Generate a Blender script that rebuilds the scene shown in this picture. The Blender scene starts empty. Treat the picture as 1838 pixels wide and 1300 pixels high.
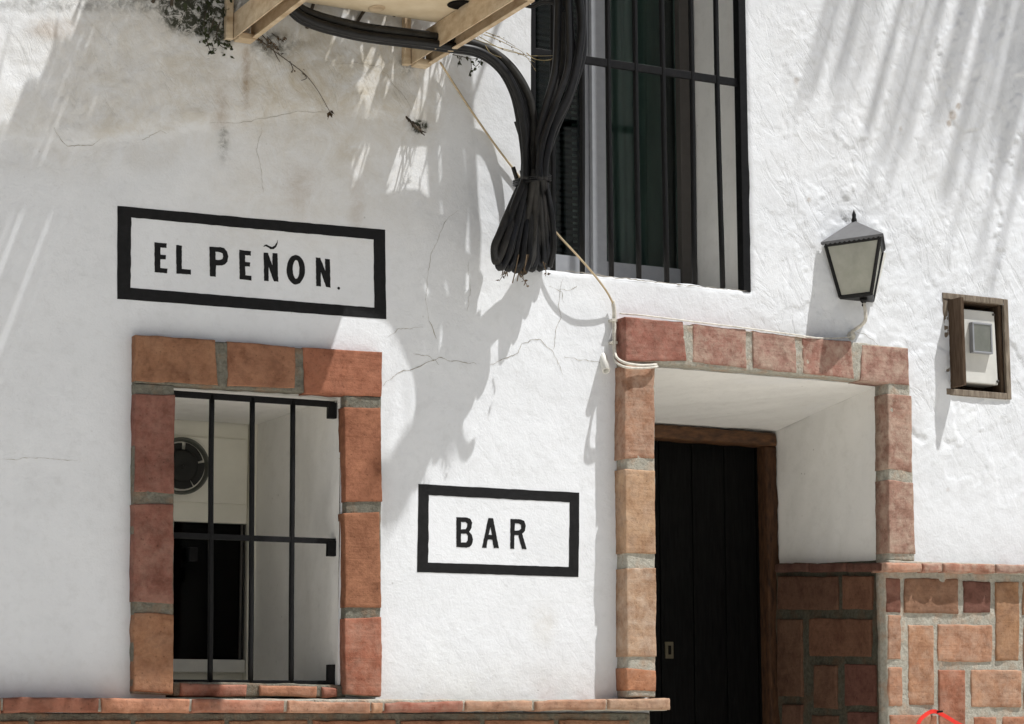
import bpy, bmesh, math, random
import numpy as np
from mathutils import Vector
from mathutils.geometry import tessellate_polygon

SC = bpy.context.scene
COL = SC.collection
R = math.radians
rng = random.Random(7)

# ------------------------------------------------------------------ camera
# wall front = plane y=0 (house is at y>0), street at y<0, metres, z up
F_PX = 4000.0                       # focal length in photo pixels (photo is 1838 px wide)
PITCH, YAW, ROLL = R(9.2), R(27.0), R(-0.1)
CAM = np.array([0.0, -5.5, 1.5])
_fw = np.array([math.sin(YAW)*math.cos(PITCH), math.cos(YAW)*math.cos(PITCH), math.sin(PITCH)])
_r0 = np.array([math.cos(YAW), -math.sin(YAW), 0.0])
_u0 = np.cross(_r0, _fw)
_r = _r0*math.cos(ROLL) + _u0*math.sin(ROLL)
_u = -_r0*math.sin(ROLL) + _u0*math.cos(ROLL)
cam_d = bpy.data.cameras.new("camera")
cam = bpy.data.objects.new("camera", cam_d)
COL.objects.link(cam)
from mathutils import Matrix
cam.matrix_world = Matrix(((_r[0], _u[0], -_fw[0], CAM[0]), (_r[1], _u[1], -_fw[1], CAM[1]),
                           (_r[2], _u[2], -_fw[2], CAM[2]), (0, 0, 0, 1)))
cam_d.sensor_width = 36.0
cam_d.lens = 36.0*F_PX/1838.0
cam_d.clip_start = 0.05
cam_d.clip_end = 2000.0
SC.camera = cam

def ray(px, py):
    return _r*(px-919)/F_PX + _u*(650-py)/F_PX + _fw
def at(px, py, d=0.0):
    """point measured in the photograph, standing d metres in front of the wall plane"""
    v = ray(px, py)
    return CAM + v*((-d-CAM[1])/v[1])
def atx(px, py, X):
    """the same on the plane x = X (the reveals)"""
    v = ray(px, py)
    return CAM + v*((X-CAM[0])/v[0])
def topx(P):
    q = P-CAM
    w = q@_fw
    return 919+F_PX*(q@_r)/w, 650-F_PX*(q@_u)/w

# ------------------------------------------------------------------ light
SUN_A, SUN_B = 0.335, 0.30          # sunlight moves -A in x and +B in y while it drops 1 m
to_sun = Vector((SUN_A, -SUN_B, 1.0)).normalized()
SUN_EL = math.asin(to_sun.z)
SUN_ROT = math.atan2(to_sun.x, to_sun.y)
W = bpy.data.worlds.new("World")
SC.world = W
W.use_nodes = True
nt = W.node_tree
bg = nt.nodes["Background"]
sky = nt.nodes.new("ShaderNodeTexSky")
sky.sky_type = 'NISHITA'
sky.sun_disc = False
sky.sun_elevation = SUN_EL
sky.sun_rotation = SUN_ROT
sky.air_density = 1.0
sky.dust_density = 2.0
sky.ozone_density = 1.0
nt.links.new(sky.outputs[0], bg.inputs[0])
bg.inputs[1].default_value = 0.056
sl = bpy.data.lights.new("sun", 'SUN')
sl.energy = 5.0
sl.angle = R(0.53)
sl.color = (1.0, 0.99, 0.975)
sun = bpy.data.objects.new("sun", sl)
COL.objects.link(sun)
sun.location = (3, -3, 9)
sun.rotation_euler = to_sun.to_track_quat('Z', 'Y').to_euler()
SC.view_settings.view_transform = 'Standard'
SC.view_settings.look = 'None'
SC.view_settings.gamma = 1.0
SC.view_settings.exposure = 0.11
SC.view_settings.use_curve_mapping = False
SC.cycles.max_bounces = 14
SC.cycles.diffuse_bounces = 9

# ------------------------------------------------------------------ noise
def _hash(ix, iy, iz, s):
    n = (ix.astype(np.int64)*73856093) ^ (iy.astype(np.int64)*19349663) ^ (iz.astype(np.int64)*83492791) ^ (s*2654435761)
    n = (n ^ (n >> 13)) & 0x7fffffff
    n = (n*1274126177 + 12345) & 0x7fffffff
    n = (n ^ (n >> 15)) & 0x7fffffff
    n = (n*1103515245 + 97) & 0x7fffffff
    return ((n >> 8) & 0xffff)/32767.5 - 1.0
def vnoise(x, y, z=0.0, s=0):
    x = np.asarray(x, float); y = np.asarray(y, float); z = np.asarray(z, float)+np.zeros_like(x)
    ix, iy, iz = np.floor(x), np.floor(y), np.floor(z)
    fx, fy, fz = x-ix, y-iy, z-iz
    q = lambda t: t*t*t*(t*(t*6-15)+10)
    u, v, w = q(fx), q(fy), q(fz)
    def c(a, b, d): return _hash(ix+a, iy+b, iz+d, s)
    l = lambda p, r, t: p+(r-p)*t
    return l(l(l(c(0,0,0), c(1,0,0), u), l(c(0,1,0), c(1,1,0), u), v),
             l(l(c(0,0,1), c(1,0,1), u), l(c(0,1,1), c(1,1,1), u), v), w)
def fbm(x, y, z=0.0, oct=4, s=0, gain=0.5):
    t = 0; a = 1.0; f = 1.0; n = 0
    for k in range(oct):
        t = t + a*vnoise(np.asarray(x)*f+17.3*k, np.asarray(y)*f+5.1*k, np.asarray(z)*f, s+k)
        n += a; a *= gain; f *= 2.03
    return t/n
def sstep(a, b, x):
    t = np.clip((np.asarray(x, float)-a)/(b-a), 0, 1)
    return t*t*(3-2*t)

# ------------------------------------------------------------------ materials
def mat(name):
    m = bpy.data.materials.new(name); m.use_nodes = True
    n = m.node_tree.nodes; l = m.node_tree.links
    return m, n, l, n["Principled BSDF"]
def N(n, t, **k):
    o = n.new(t)
    for a, b in k.items():
        if a in o.inputs: o.inputs[a].default_value = b
        else: setattr(o, a, b)
    return o
def noise_node(n, l, scale, detail=4, rough=0.55, vec=None, dist=0.0):
    t = n.new("ShaderNodeTexNoise")
    t.inputs["Scale"].default_value = scale
    t.inputs["Detail"].default_value = detail
    t.inputs["Roughness"].default_value = rough
    t.inputs["Distortion"].default_value = dist
    if vec is not None: l.new(vec, t.inputs["Vector"])
    return t
def ramp(n, l, fac, stops):
    r = n.new("ShaderNodeValToRGB")
    e = r.color_ramp.elements
    while len(e) < len(stops): e.new(0.5)
    for i, (p, c) in enumerate(stops):
        e[i].position = p
        e[i].color = c if len(c) == 4 else (*c, 1)
    l.new(fac, r.inputs[0])
    return r
def mixc(n, l, fac, a, b, blend='MIX'):
    m = n.new("ShaderNodeMix"); m.data_type = 'RGBA'; m.blend_type = blend
    for i, v in ((0, fac), (6, a), (7, b)):
        if isinstance(v, (int, float)): m.inputs[i].default_value = v
        elif isinstance(v, tuple): m.inputs[i].default_value = (*v, 1) if len(v) == 3 else v
        else: l.new(v, m.inputs[i])
    return m.outputs[2]
def mathn(n, l, op, a, b=0.0):
    m = n.new("ShaderNodeMath"); m.operation = op
    for i, v in ((0, a), (1, b)):
        if isinstance(v, (int, float)): m.inputs[i].default_value = v
        else: l.new(v, m.inputs[i])
    return m.outputs[0]
def bump(n, l, bs, height, strength, distance, prev=None):
    b = n.new("ShaderNodeBump")
    b.inputs["Strength"].default_value = strength
    b.inputs["Distance"].default_value = distance
    l.new(height, b.inputs["Height"])
    if prev is not None: l.new(prev, b.inputs["Normal"])
    return b.outputs[0]
def pos(n):
    return n.new("ShaderNodeNewGeometry").outputs["Position"]
def simple(name, col, rough=0.6, metal=0.0, var=0.0, scale=30, bmp=0.0, bdist=0.001, spec=0.5, stretch=None, col2=None):
    m, n, l, bs = mat(name)
    bs.inputs["Roughness"].default_value = rough
    bs.inputs["Metallic"].default_value = metal
    bs.inputs["Specular IOR Level"].default_value = spec
    p = pos(n)
    if stretch:
        mp = n.new("ShaderNodeMapping"); mp.inputs["Scale"].default_value = stretch
        l.new(p, mp.inputs[0]); p = mp.outputs[0]
    t = noise_node(n, l, scale, 5, 0.6, p)
    c2 = col2 or tuple(c*(1-var) for c in col)
    c1 = col if col2 else tuple(min(1, c*(1+var)) for c in col)
    r = ramp(n, l, t.outputs[0], [(0.3, c2), (0.7, c1)])
    l.new(r.outputs[0], bs.inputs["Base Color"])
    if bmp:
        l.new(bump(n, l, bs, t.outputs[0], bmp, bdist), bs.inputs["Normal"])
    return m

def plaster_mat(name, stained=True, grain=1.0, base=(0.785, 0.806, 0.83)):
    m, n, l, bs = mat(name)
    bs.inputs["Roughness"].default_value = 0.92
    bs.inputs["Specular IOR Level"].default_value = 0.15
    p = pos(n)
    big = noise_node(n, l, 2.2, 5, 0.6, p)
    c = ramp(n, l, big.outputs[0], [(0.25, tuple(v*0.90 for v in base)), (0.42, base), (0.58, tuple(v*0.955 for v in base)), (0.72, tuple(min(.84, v*1.02) for v in base))]).outputs[0]
    fine = noise_node(n, l, 26, 6, 0.7, p)
    c = mixc(n, l, 0.35, c, ramp(n, l, fine.outputs[0], [(0.28, (0.80, 0.795, 0.78)), (0.5, (1, 1, 1))]).outputs[0], 'MULTIPLY')
    if stained:
        a = n.new("ShaderNodeAttribute"); a.attribute_name = "stain"
        sep = n.new("ShaderNodeSeparateColor"); l.new(a.outputs["Color"], sep.inputs[0])
        mot = noise_node(n, l, 11, 9, 0.78, p, 0.5)
        mo = ramp(n, l, mot.outputs[0], [(0.36, (0.22,)*3), (0.60, (1.0,)*3)]).outputs[0]
        mot2 = noise_node(n, l, 38, 9, 0.8, p, 0.6)
        mo2 = ramp(n, l, mot2.outputs[0], [(0.42, (0.10,)*3), (0.58, (1.0,)*3)]).outputs[0]
        def layer(c, ch, col, k=1.0):
            f = mathn(n, l, 'MULTIPLY', sep.outputs[ch], mo if ch < 2 else mo2)
            f = mathn(n, l, 'MULTIPLY', f, k); f = mathn(n, l, 'MINIMUM', f, 1.0)
            return mixc(n, l, f, c, col)
        c = layer(c, 0, (0.50, 0.44, 0.33))          # beige grime, also the darkened wall foot
        c = layer(c, 1, (0.27, 0.17, 0.08))          # rust runs
        c = layer(c, 2, (0.050, 0.052, 0.038), 2.0) # moss and soot
    # dark specks in the limewash
    vo = n.new("ShaderNodeTexVoronoi"); vo.inputs["Scale"].default_value = 21
    l.new(p, vo.inputs["Vector"])
    sp = ramp(n, l, vo.outputs["Distance"], [(0.035, (0.45, 0.43, 0.4)), (0.075, (1, 1, 1))]).outputs[0]
    spn = noise_node(n, l, 5, 3, 0.5, p)
    c = mixc(n, l, ramp(n, l, spn.outputs[0], [(0.52, (0,)*3), (0.7, (0.8,)*3)]).outputs[0], c, mixc(n, l, 1.0, c, sp, 'MULTIPLY'))
    l.new(c, bs.inputs["Base Color"])
    g1 = noise_node(n, l, 170, 3, 0.6, p)
    g2 = noise_node(n, l, 55, 5, 0.62, p, 0.4)
    b = bump(n, l, bs, g2.outputs[0], 0.42*grain, 0.003)
    b = bump(n, l, bs, g1.outputs[0], 0.40*grain, 0.0016, b)
    if stained:
        at_ = n.new("ShaderNodeAttribute"); at_.attribute_name = "rough"
        mp = n.new("ShaderNodeMapping"); mp.inputs["Rotation"].default_value = (0, R(-62), 0); l.new(p, mp.inputs[0])
        mp2 = n.new("ShaderNodeMapping"); mp2.inputs["Scale"].default_value = (0.5, 1, 1.5); l.new(mp.outputs[0], mp2.inputs[0])
        t5 = noise_node(n, l, 11, 8, 0.66, mp2.outputs[0], 0.9)
        sh = ramp(n, l, t5.outputs[0], [(0.40, (0,)*3), (0.47, (0.55,)*3), (0.60, (0.62,)*3), (0.66, (1,)*3)]).outputs[0]
        b = bump(n, l, bs, mathn(n, l, 'MULTIPLY', sh, at_.outputs["Fac"]), 0.42, 0.0055, b)
    l.new(b, bs.inputs["Normal"])
    return m
M = {}
M['plaster'] = plaster_mat('limewashed plaster')
M['reveal'] = plaster_mat('smooth limewash', False, 0.45, (0.86, 0.85, 0.82))

def brick_mat():
    m, n, l, bs = mat('handmade terracotta')
    bs.inputs["Roughness"].default_value = 0.9
    bs.inputs["Specular IOR Level"].default_value = 0.2
    p = pos(n)
    oi = n.new("ShaderNodeObjectInfo")
    off = n.new("ShaderNodeVectorMath"); off.operation = 'ADD'
    sc = n.new("ShaderNodeVectorMath"); sc.operation = 'SCALE'; sc.inputs[3].default_value = 37.0
    l.new(oi.outputs["Random"], sc.inputs[0]); l.new(p, off.inputs[0]); l.new(sc.outputs[0], off.inputs[1])
    p = off.outputs[0]
    c = oi.outputs["Color"]
    t1 = noise_node(n, l, 13, 5, 0.65, p, 0.6)
    c = mixc(n, l, 1.0, c, ramp(n, l, t1.outputs[0], [(0.28, (0.62, 0.55, 0.52)), (0.5, (1, 1, 1)), (0.72, (1.25, 1.3, 1.3))]).outputs[0], 'MULTIPLY')
    t2 = noise_node(n, l, 60, 6, 0.75, p)
    c = mixc(n, l, 0.7, c, ramp(n, l, t2.outputs[0], [(0.3, (0.6, 0.55, 0.5)), (0.55, (1.06, 1.06, 1.06))]).outputs[0], 'MULTIPLY')
    # lime bloom, amount from the object's own alpha
    t3 = noise_node(n, l, 22, 7, 0.74, p, 0.3)
    f = mathn(n, l, 'MULTIPLY', ramp(n, l, t3.outputs[0], [(0.42, (0,)*3), (0.7, (1,)*3)]).outputs[0], oi.outputs["Alpha"])
    c = mixc(n, l, f, c, (0.54, 0.43, 0.34))
    # dark burnt pits
    vo = n.new("ShaderNodeTexVoronoi"); vo.inputs["Scale"].default_value = 55; l.new(p, vo.inputs["Vector"])
    c = mixc(n, l, 0.5, c, ramp(n, l, vo.outputs["Distance"], [(0.06, (0.3, 0.25, 0.22)), (0.16, (1, 1, 1))]).outputs[0], 'MULTIPLY')
    l.new(c, bs.inputs["Base Color"])
    mp = n.new("ShaderNodeMapping"); mp.inputs["Scale"].default_value = (0.045, 0.12, 1.1); l.new(p, mp.inputs[0])
    t4 = noise_node(n, l, 95, 2, 0.5, mp.outputs[0])
    b = bump(n, l, bs, t2.outputs[0], 0.7, 0.004)
    b = bump(n, l, bs, t4.outputs[0], 0.4, 0.003, b)
    b = bump(n, l, bs, vo.outputs["Distance"], 0.25, 0.002, b)
    l.new(b, bs.inputs["Normal"])
    return m
M['brick'] = brick_mat()
def mortar_mat(name, a, c, dust):
    m, n, l, bs = mat(name)
    bs.inputs["Roughness"].default_value = 0.97; bs.inputs["Specular IOR Level"].default_value = 0.08
    p = pos(n)
    t = noise_node(n, l, 85, 6, 0.72, p, 0.3); t2 = noise_node(n, l, 17, 5, 0.65, p)
    k = ramp(n, l, t.outputs[0], [(0.32, c), (0.66, a)]).outputs[0]
    k = mixc(n, l, ramp(n, l, t2.outputs[0], [(0.48, (0,)*3), (0.68, (0.65,)*3)]).outputs[0], k, dust)
    l.new(k, bs.inputs["Base Color"])
    b = bump(n, l, bs, t2.outputs[0], 0.8, 0.012); b = bump(n, l, bs, t.outputs[0], 0.9, 0.006, b)
    l.new(b, bs.inputs["Normal"]); return m
M['mortar'] = mortar_mat('cement mortar', (0.225, 0.215, 0.175), (0.12, 0.114, 0.092), (0.25, 0.15, 0.09))
M['dark_mortar'] = mortar_mat('mortar toned for shade', (0.105, 0.10, 0.075), (0.05, 0.047, 0.035), (0.11, 0.065, 0.04))  # darker mortar mix, recess shade put into its colour
M['pale_mortar'] = mortar_mat('pale lime mortar', (0.50, 0.475, 0.405), (0.30, 0.285, 0.24), (0.46, 0.30, 0.20))
M['paint'] = simple('black wall paint', (0.009, 0.009, 0.0095), 0.6, 0, 0.35, 60, 0.5, 0.0015, 0.22)
M['iron'] = simple('black painted iron', (0.006, 0.006, 0.0065), 0.5, 0, 0.4, 90, 0.3, 0.001, 0.2)
M['rubber'] = simple('black cable sheath', (0.008, 0.008, 0.0085), 0.42, 0, 0.45, 50, 0.25, 0.001, 0.28)
M['cream'] = simple('cream painted steel', (0.70, 0.60, 0.44), 0.6, 0, 0, 16, 0.1, 0.0008, 0.3, None, (0.60, 0.49, 0.33))
M['beam'] = simple('aged cream channel steel', (0.62, 0.51, 0.36), 0.7, 0, 0, 22, 0.35, 0.0015, 0.25, (0.6, 1, 2), (0.40, 0.29, 0.18))
M['dark_hole'] = simple('dark recess', (0.007, 0.006, 0.005), 0.8, spec=0.1)
M['door'] = simple('black stained planks', (0.0042, 0.0042, 0.004), 0.6, 0, 0.5, 26, 0.5, 0.002, 0.06, (5, 5, 0.5))
M['frame_wood'] = simple('brown oiled timber', (0.135, 0.062, 0.026), 0.6, 0, 0, 22, 0.6, 0.003, 0.3, (1.2, 4, 4), (0.035, 0.017, 0.009))
M['post_wood'] = simple('brown oiled timber upright', (0.085, 0.040, 0.019), 0.7, 0, 0, 22, 0.6, 0.003, 0.15, (4, 4, 1.0), (0.022, 0.012, 0.008))
M['grey_wood'] = simple('weathered grey timber', (0.30, 0.255, 0.20), 0.85, 0, 0, 30, 0.8, 0.003, 0.15, (4, 4, 0.6), (0.13, 0.10, 0.075))
M['brown_wood'] = simple('weathered brown timber', (0.12, 0.085, 0.058), 0.85, 0, 0, 30, 0.8, 0.003, 0.15, (5, 5, 0.5), (0.055, 0.033, 0.02))
M['alu'] = simple('grey aluminium', (0.30, 0.31, 0.33), 0.5, 0.0, 0.06, 40, spec=0.3)
M['alu_dark'] = simple('dull brown grey aluminium', (0.075, 0.068, 0.062), 0.5, 0.0, 0.08, 40, spec=0.3)
M['white_plastic'] = simple('white plastic', (0.68, 0.67, 0.62), 0.45, 0, 0.05, 25)
M['panel'] = simple('cream painted panel', (0.76, 0.74, 0.65), 0.6, 0, 0.05, 12)
M['dusty'] = simple('dusty black cable sheath', (0.022, 0.021, 0.019), 0.6, 0, 0.5, 35, 0.3, 0.001, 0.25)
M['beige_cable'] = simple('beige cable sheath', (0.48, 0.38, 0.24), 0.6, 0, 0.2, 40)
M['grey_cable'] = simple('paint splashed cable', (0.62, 0.59, 0.52), 0.7, 0, 0.25, 60)
M['curtain'] = simple('green curtain', (0.33, 0.39, 0.36), 0.9, 0, 0.3, 8, 0, 0, 0.1, (1, 1, 0.15))
M['blind'] = simple('charcoal slatted blind', (0.075, 0.08, 0.085), 0.6, 0, 0.2, 20)
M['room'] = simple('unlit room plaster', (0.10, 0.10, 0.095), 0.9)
M['leaf'] = simple('dark leaf', (0.030, 0.036, 0.016), 0.7, 0, 0.5, 9, 0, 0, 0.2)
M['dry_leaf'] = simple('dry brown leaf', (0.10, 0.062, 0.028), 0.8, 0, 0.5, 15)
M['straw'] = simple('dry straw stem', (0.34, 0.27, 0.13), 0.8, 0, 0.35, 20)
M['twig'] = simple('dark twig bark', (0.055, 0.042, 0.028), 0.9, 0, 0.4, 40)
M['crack'] = simple('crack shading', (0.37, 0.345, 0.30), 1.0, 0, 0.3, 40, 0, 0, 0.05)  # grey standing in for the shading inside the cracks
M['red'] = simple('red plastic strap', (0.75, 0.035, 0.022), 0.4, 0, 0.1, 30)
M['lamp_metal'] = simple('black lamp metal', (0.010, 0.010, 0.010), 0.5, 0.0, 0.3, 60, spec=0.25)
M['roof_metal'] = simple('dusty grey lamp roof', (0.155, 0.155, 0.158), 0.65, 0.0, 0.12, 25, 0.2, 0.001)
M['meter'] = simple('off white meter case', (0.66, 0.655, 0.61), 0.5, 0, 0.06, 20)
M['ground'] = simple('pale street paving', (0.64, 0.61, 0.55), 0.9, 0, 0.06, 2.5, 0.4, 0.01, 0.2)
M['cane'] = simple('split cane', (0.32, 0.23, 0.11), 0.8, 0, 0.3, 20)
M['brass'] = simple('tarnished brass', (0.11, 0.095, 0.06), 0.45, 0.6, 0.2, 60)

def glass_mat(name, tint, rough, opac, ior=1.5):
    m, n, l, bs = mat(name)
    n.remove(bs)
    out = n["Material Output"]
    gl = N(n, "ShaderNodeBsdfGlossy", Roughness=rough)
    gl.inputs["Color"].default_value = (1, 1, 1, 1)
    tr = n.new("ShaderNodeBsdfTransparent"); tr.inputs["Color"].default_value = (*tint, 1)
    fr = N(n, "ShaderNodeFresnel", IOR=ior)
    mx = n.new("ShaderNodeMixShader")
    l.new(fr.outputs[0], mx.inputs[0]); l.new(tr.outputs[0], mx.inputs[1]); l.new(gl.outputs[0], mx.inputs[2])
    last = mx.outputs[0]
    if opac:
        df = n.new("ShaderNodeBsdfDiffuse")
        t = noise_node(n, l, 18, 5, 0.65, pos(n))
        r = ramp(n, l, t.outputs[0], [(0.3, (0.62, 0.63, 0.56)), (0.7, (0.80, 0.80, 0.74))])
        l.new(r.outputs[0], df.inputs["Color"])
        tl = n.new("ShaderNodeBsdfTranslucent"); l.new(r.outputs[0], tl.inputs["Color"])
        ad = n.new("ShaderNodeMixShader"); ad.inputs[0].default_value = 0.45
        l.new(df.outputs[0], ad.inputs[1]); l.new(tl.outputs[0], ad.inputs[2])
        m2 = n.new("ShaderNodeMixShader"); m2.inputs[0].default_value = opac
        l.new(last, m2.inputs[1]); l.new(ad.outputs[0], m2.inputs[2]); last = m2.outputs[0]
    l.new(last, out.inputs["Surface"])
    return m
M['glass'] = glass_mat('window glass', (0.62, 0.68, 0.66), 0.02, 0.0, 1.33)
M['dark_glass'] = glass_mat('low-reflection pane', (0.5, 0.5, 0.5), 0.03, 0.0, 1.18)  # window glass with reflections cut so the pane reads dark
M['frosted'] = glass_mat('dusty lamp glass', (0.85, 0.86, 0.80), 0.15, 0.68)
M['meter_glass'] = glass_mat('dusty meter glass', (0.75, 0.8, 0.78), 0.1, 0.30)

# ------------------------------------------------------------------ object helpers
def link(o, parent=None):
    COL.objects.link(o)
    if parent is not None: o.parent = parent
    return o
def tag(o, label=None, cat=None, group=None, kind=None):
    if label: o["label"] = label
    if cat: o["category"] = cat
    if group: o["group"] = group
    if kind: o["kind"] = kind
    return o
def thing(name, label, cat, loc=(0, 0, 0), group=None):
    o = bpy.data.objects.new(name, None)
    o.empty_display_size = 0.1
    link(o)
    o.location = tuple(float(v) for v in loc)
    return tag(o, label, cat, group)
class MB:
    def __init__(s): s.v = []; s.f = []
    def add(s, vs, fs):
        b = len(s.v); s.v += [tuple(float(c) for c in p) for p in vs]; s.f += [tuple(b+i for i in f) for f in fs]
    def box(s, a, b):
        (x0, y0, z0), (x1, y1, z1) = a, b
        s.add([(x0,y0,z0),(x1,y0,z0),(x1,y1,z0),(x0,y1,z0),(x0,y0,z1),(x1,y0,z1),(x1,y1,z1),(x0,y1,z1)],
              [(0,3,2,1),(4,5,6,7),(0,1,5,4),(1,2,6,5),(2,3,7,6),(3,0,4,7)])
    def prism(s, poly, off):
        n = len(poly); off = np.array(off)
        P = [np.array(p, float) for p in poly]
        s.add(P+[p+off for p in P], [tuple(range(n-1, -1, -1)), tuple(range(n, 2*n))]+[(i, (i+1) % n, n+(i+1) % n, n+i) for i in range(n)])
    def grid(s, P):
        a, b = P.shape[:2]
        base = len(s.v)
        s.v += [tuple(p) for p in P.reshape(-1, 3).tolist()]
        s.f += [(base+i*b+j, base+i*b+j+1, base+(i+1)*b+j+1, base+(i+1)*b+j) for i in range(a-1) for j in range(b-1)]
    def tube(s, pts, r, n=8, cap=True, rs=None):
        P = [np.array(p, float) for p in pts]
        m = len(P); base = len(s.v)
        up = np.array([0.31, -0.87, 0.38]); prev = None
        for i in range(m):
            t = P[min(i+1, m-1)]-P[max(i-1, 0)]
            t = t/(np.linalg.norm(t)+1e-12)
            a = prev if prev is not None else up
            a = a-t*(a@t)
            if np.linalg.norm(a) < 1e-4: a = np.array([1., 0, 0])-t*t[0]
            a /= np.linalg.norm(a); prev = a
            b = np.cross(t, a)
            rr = rs[i] if rs is not None else r
            for k in range(n):
                g = 2*math.pi*k/n
                s.v.append(tuple(P[i]+rr*(math.cos(g)*a+math.sin(g)*b)))
        for i in range(m-1):
            for k in range(n):
                s.f.append((base+i*n+k, base+i*n+(k+1) % n, base+(i+1)*n+(k+1) % n, base+(i+1)*n+k))
        if cap:
            s.f.append(tuple(base+k for k in range(n-1, -1, -1)))
            s.f.append(tuple(base+(m-1)*n+k for k in range(n)))
    def build(s, name, m, parent=None, smooth=False, bevel=0.0):
        me = bpy.data.meshes.new(name)
        off = (0, 0, 0)
        if parent is not None:
            w = parent.location.copy(); q = parent
            while q.parent is not None: q = q.parent; w = w+q.location
            off = tuple(w)
        me.from_pydata([(x-off[0], y-off[1], z-off[2]) for x, y, z in s.v], [], s.f)
        me.update()
        bm = bmesh.new(); bm.from_mesh(me)
        bmesh.ops.recalc_face_normals(bm, faces=bm.faces)
        if bevel:
            bmesh.ops.bevel(bm, geom=list(bm.edges), offset=bevel, segments=2, affect='EDGES', profile=0.6)
        bm.to_mesh(me); bm.free()
        if smooth: me.shade_smooth()
        me.materials.append(m)
        o = bpy.data.objects.new(name, me)
        return link(o, parent)
def spline(pts, k=8):
    P = [np.array(p, float) for p in pts]
    P = [2*P[0]-P[1]]+P+[2*P[-1]-P[-2]]
    out = []
    for i in range(1, len(P)-2):
        for j in range(k):
            t = j/k
            a, b, c, d = P[i-1:i+3]
            out.append(0.5*((2*b)+(c-a)*t+(2*a-5*b+4*c-d)*t*t+(3*b-a-3*c+d)*t**3))
    out.append(P[-2])
    return out

# ------------------------------------------------------------------ key measurements (metres)
Z_LEDGE = 1.563
WIN = (1.812, 2.284, 1.560, 2.368)           # small window opening x0 x1 z0 z1
DOOR = (3.236, 4.060, 0.30, 2.518)           # doorway opening
UPW = (2.862, 3.604, 2.772, 4.95)            # upper window opening
WIN_D, DOOR_D, UPW_D = 0.635, 0.602, 0.30
G7 = lambda x, y: (1400+x/3.096, 340+y/3.096)
METER = (float(at(*G7(955, 850), .016)[0]), float(at(*G7(1264, 880), .016)[0]), float(at(*G7(1265, 1130), .016)[2]), float(at(*G7(1265, 640), .016)[2]))   # meter cupboard opening

# ------------------------------------------------------------------ ground
def sheet(name, x0, x1, y0, y1, z, m):
    b = MB(); b.add([(x0, y0, z), (x1, y0, z), (x1, y1, z), (x0, y1, z)], [(0, 1, 2, 3)])
    return tag(b.build(name, m), kind="structure")
sheet('street', -300, 300, -300, 300, 0.28, M['ground'])

# the house across the street (behind the camera)
opp = thing('facing_house', 'plain white house across the street facing the bar', 'building', (2.0, -11.6, 0.28))
def _opp():
    b = MB(); b.box((-16, -18.0, 0.28), (22, -11.6, 9.0)); b.build('wall', M['reveal'], opp)
    b = MB(); b.prism([(-16.3, -18.3, 9.001), (-16.3, -11.3, 9.001), (-16.3, -14.8, 10.3)], (38.6, 0, 0)); b.build('roof', M['brick'], opp).color = (.30, .15, .09, 0)
    for k in range(7):
        x = -12+k*4.6
        b = MB(); b.box((x-.5, -11.598, 2.0), (x+.5, -11.55, 3.3)); w = b.build('window', M['frame_wood'], opp)
        b = MB(); b.box((x-.42, -11.549, 2.08), (x+.42, -11.54, 3.22)); b.build('pane', M['dark_hole'], w)
# ------------------------------------------------------------------ the house
house = thing('white_house', 'whitewashed village bar with brick trimmed window, dark plank door and barred upper window', 'building', (3.0, 0.0, 0.28))

_opp()
def poly_dist(px, py, pts):
    d = np.full(px.shape, 1e9)
    for (x0, y0), (x1, y1) in zip(pts[:-1], pts[1:]):
        dx, dy = x1-x0, y1-y0
        t = np.clip(((px-x0)*dx+(py-y0)*dy)/(dx*dx+dy*dy), 0, 1)
        d = np.minimum(d, np.hypot(px-x0-t*dx, py-y0-t*dy))
    return d
OLD_EDGE = [at(*p) for p in ((-200, 225), (70, 252), (120, 262), (175, 258), (230, 246), (290, 246), (330, 232), (375, 228), (440, 220), (500, 205), (600, 203), (680, 208), (735, 212))]
_ex = [p[0] for p in OLD_EDGE]; _ez = [p[2] for p in OLD_EDGE]
SIGNS = [(1.62, 2.45, 2.55, 2.87), (2.44, 2.99, 1.80, 2.10)]
def wall_h(x, z):
    """how far the plaster stands out of the wall plane at (x, z)"""
    x = np.asarray(x, float); z = np.asarray(z, float)
    low = fbm(x*1.4, z*1.4, 0.3, 3, 11)*0.010+fbm(x*3.3, z*2.6, 0.6, 2, 14)*0.004*sstep(3.45, 4.1, x)*sstep(2.0, 2.5, z)
    right = sstep(3.45, 4.1, x)*sstep(2.0, 2.5, z)
    up = sstep(-0.02, 0.05, z-np.interp(x, _ex, _ez))*(1-sstep(2.45, 2.6, x))
    lit = sstep(2.4, 2.65, x)
    mid = fbm(x*7, z*7, 0.7, 4, 21)*(0.0018+0.0013*right+0.0030*up+0.0004*lit)
    sm = fbm(x*38, z*38, 0.2, 3, 31)*(0.0003+0.0004*right+0.0006*up+0.0002*lit)
    # trowel drags running down to the left
    u = x*0.83+z*0.56; v = -x*0.56+z*0.83
    tr = (1-np.abs(fbm(u*9, v*34, 0.1, 3, 41)))**4*(0.0002+0.0016*right+0.0007*up)
    # old flaked coats: little cliffs
    fl = fbm(x*4.3, z*4.3, 0.9, 5, 51, 0.6)
    cliff = sstep(0.10, 0.118, fl)*(0.0002+0.0030*right+0.0010*up*(x > 1.2)) + sstep(-0.16, -0.14, fl)*0.0014*right
    edge = 0.0055*up
    s = 1.0
    for a, b, c, d in SIGNS:
        ins = sstep(a-0.04, a, x)*sstep(b+0.04, b, x)*sstep(c-0.04, c, z)*sstep(d+0.04, d, z)
        s = s*(1-0.97*ins)
    return low+(mid+sm+tr+cliff+edge)*s

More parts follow.
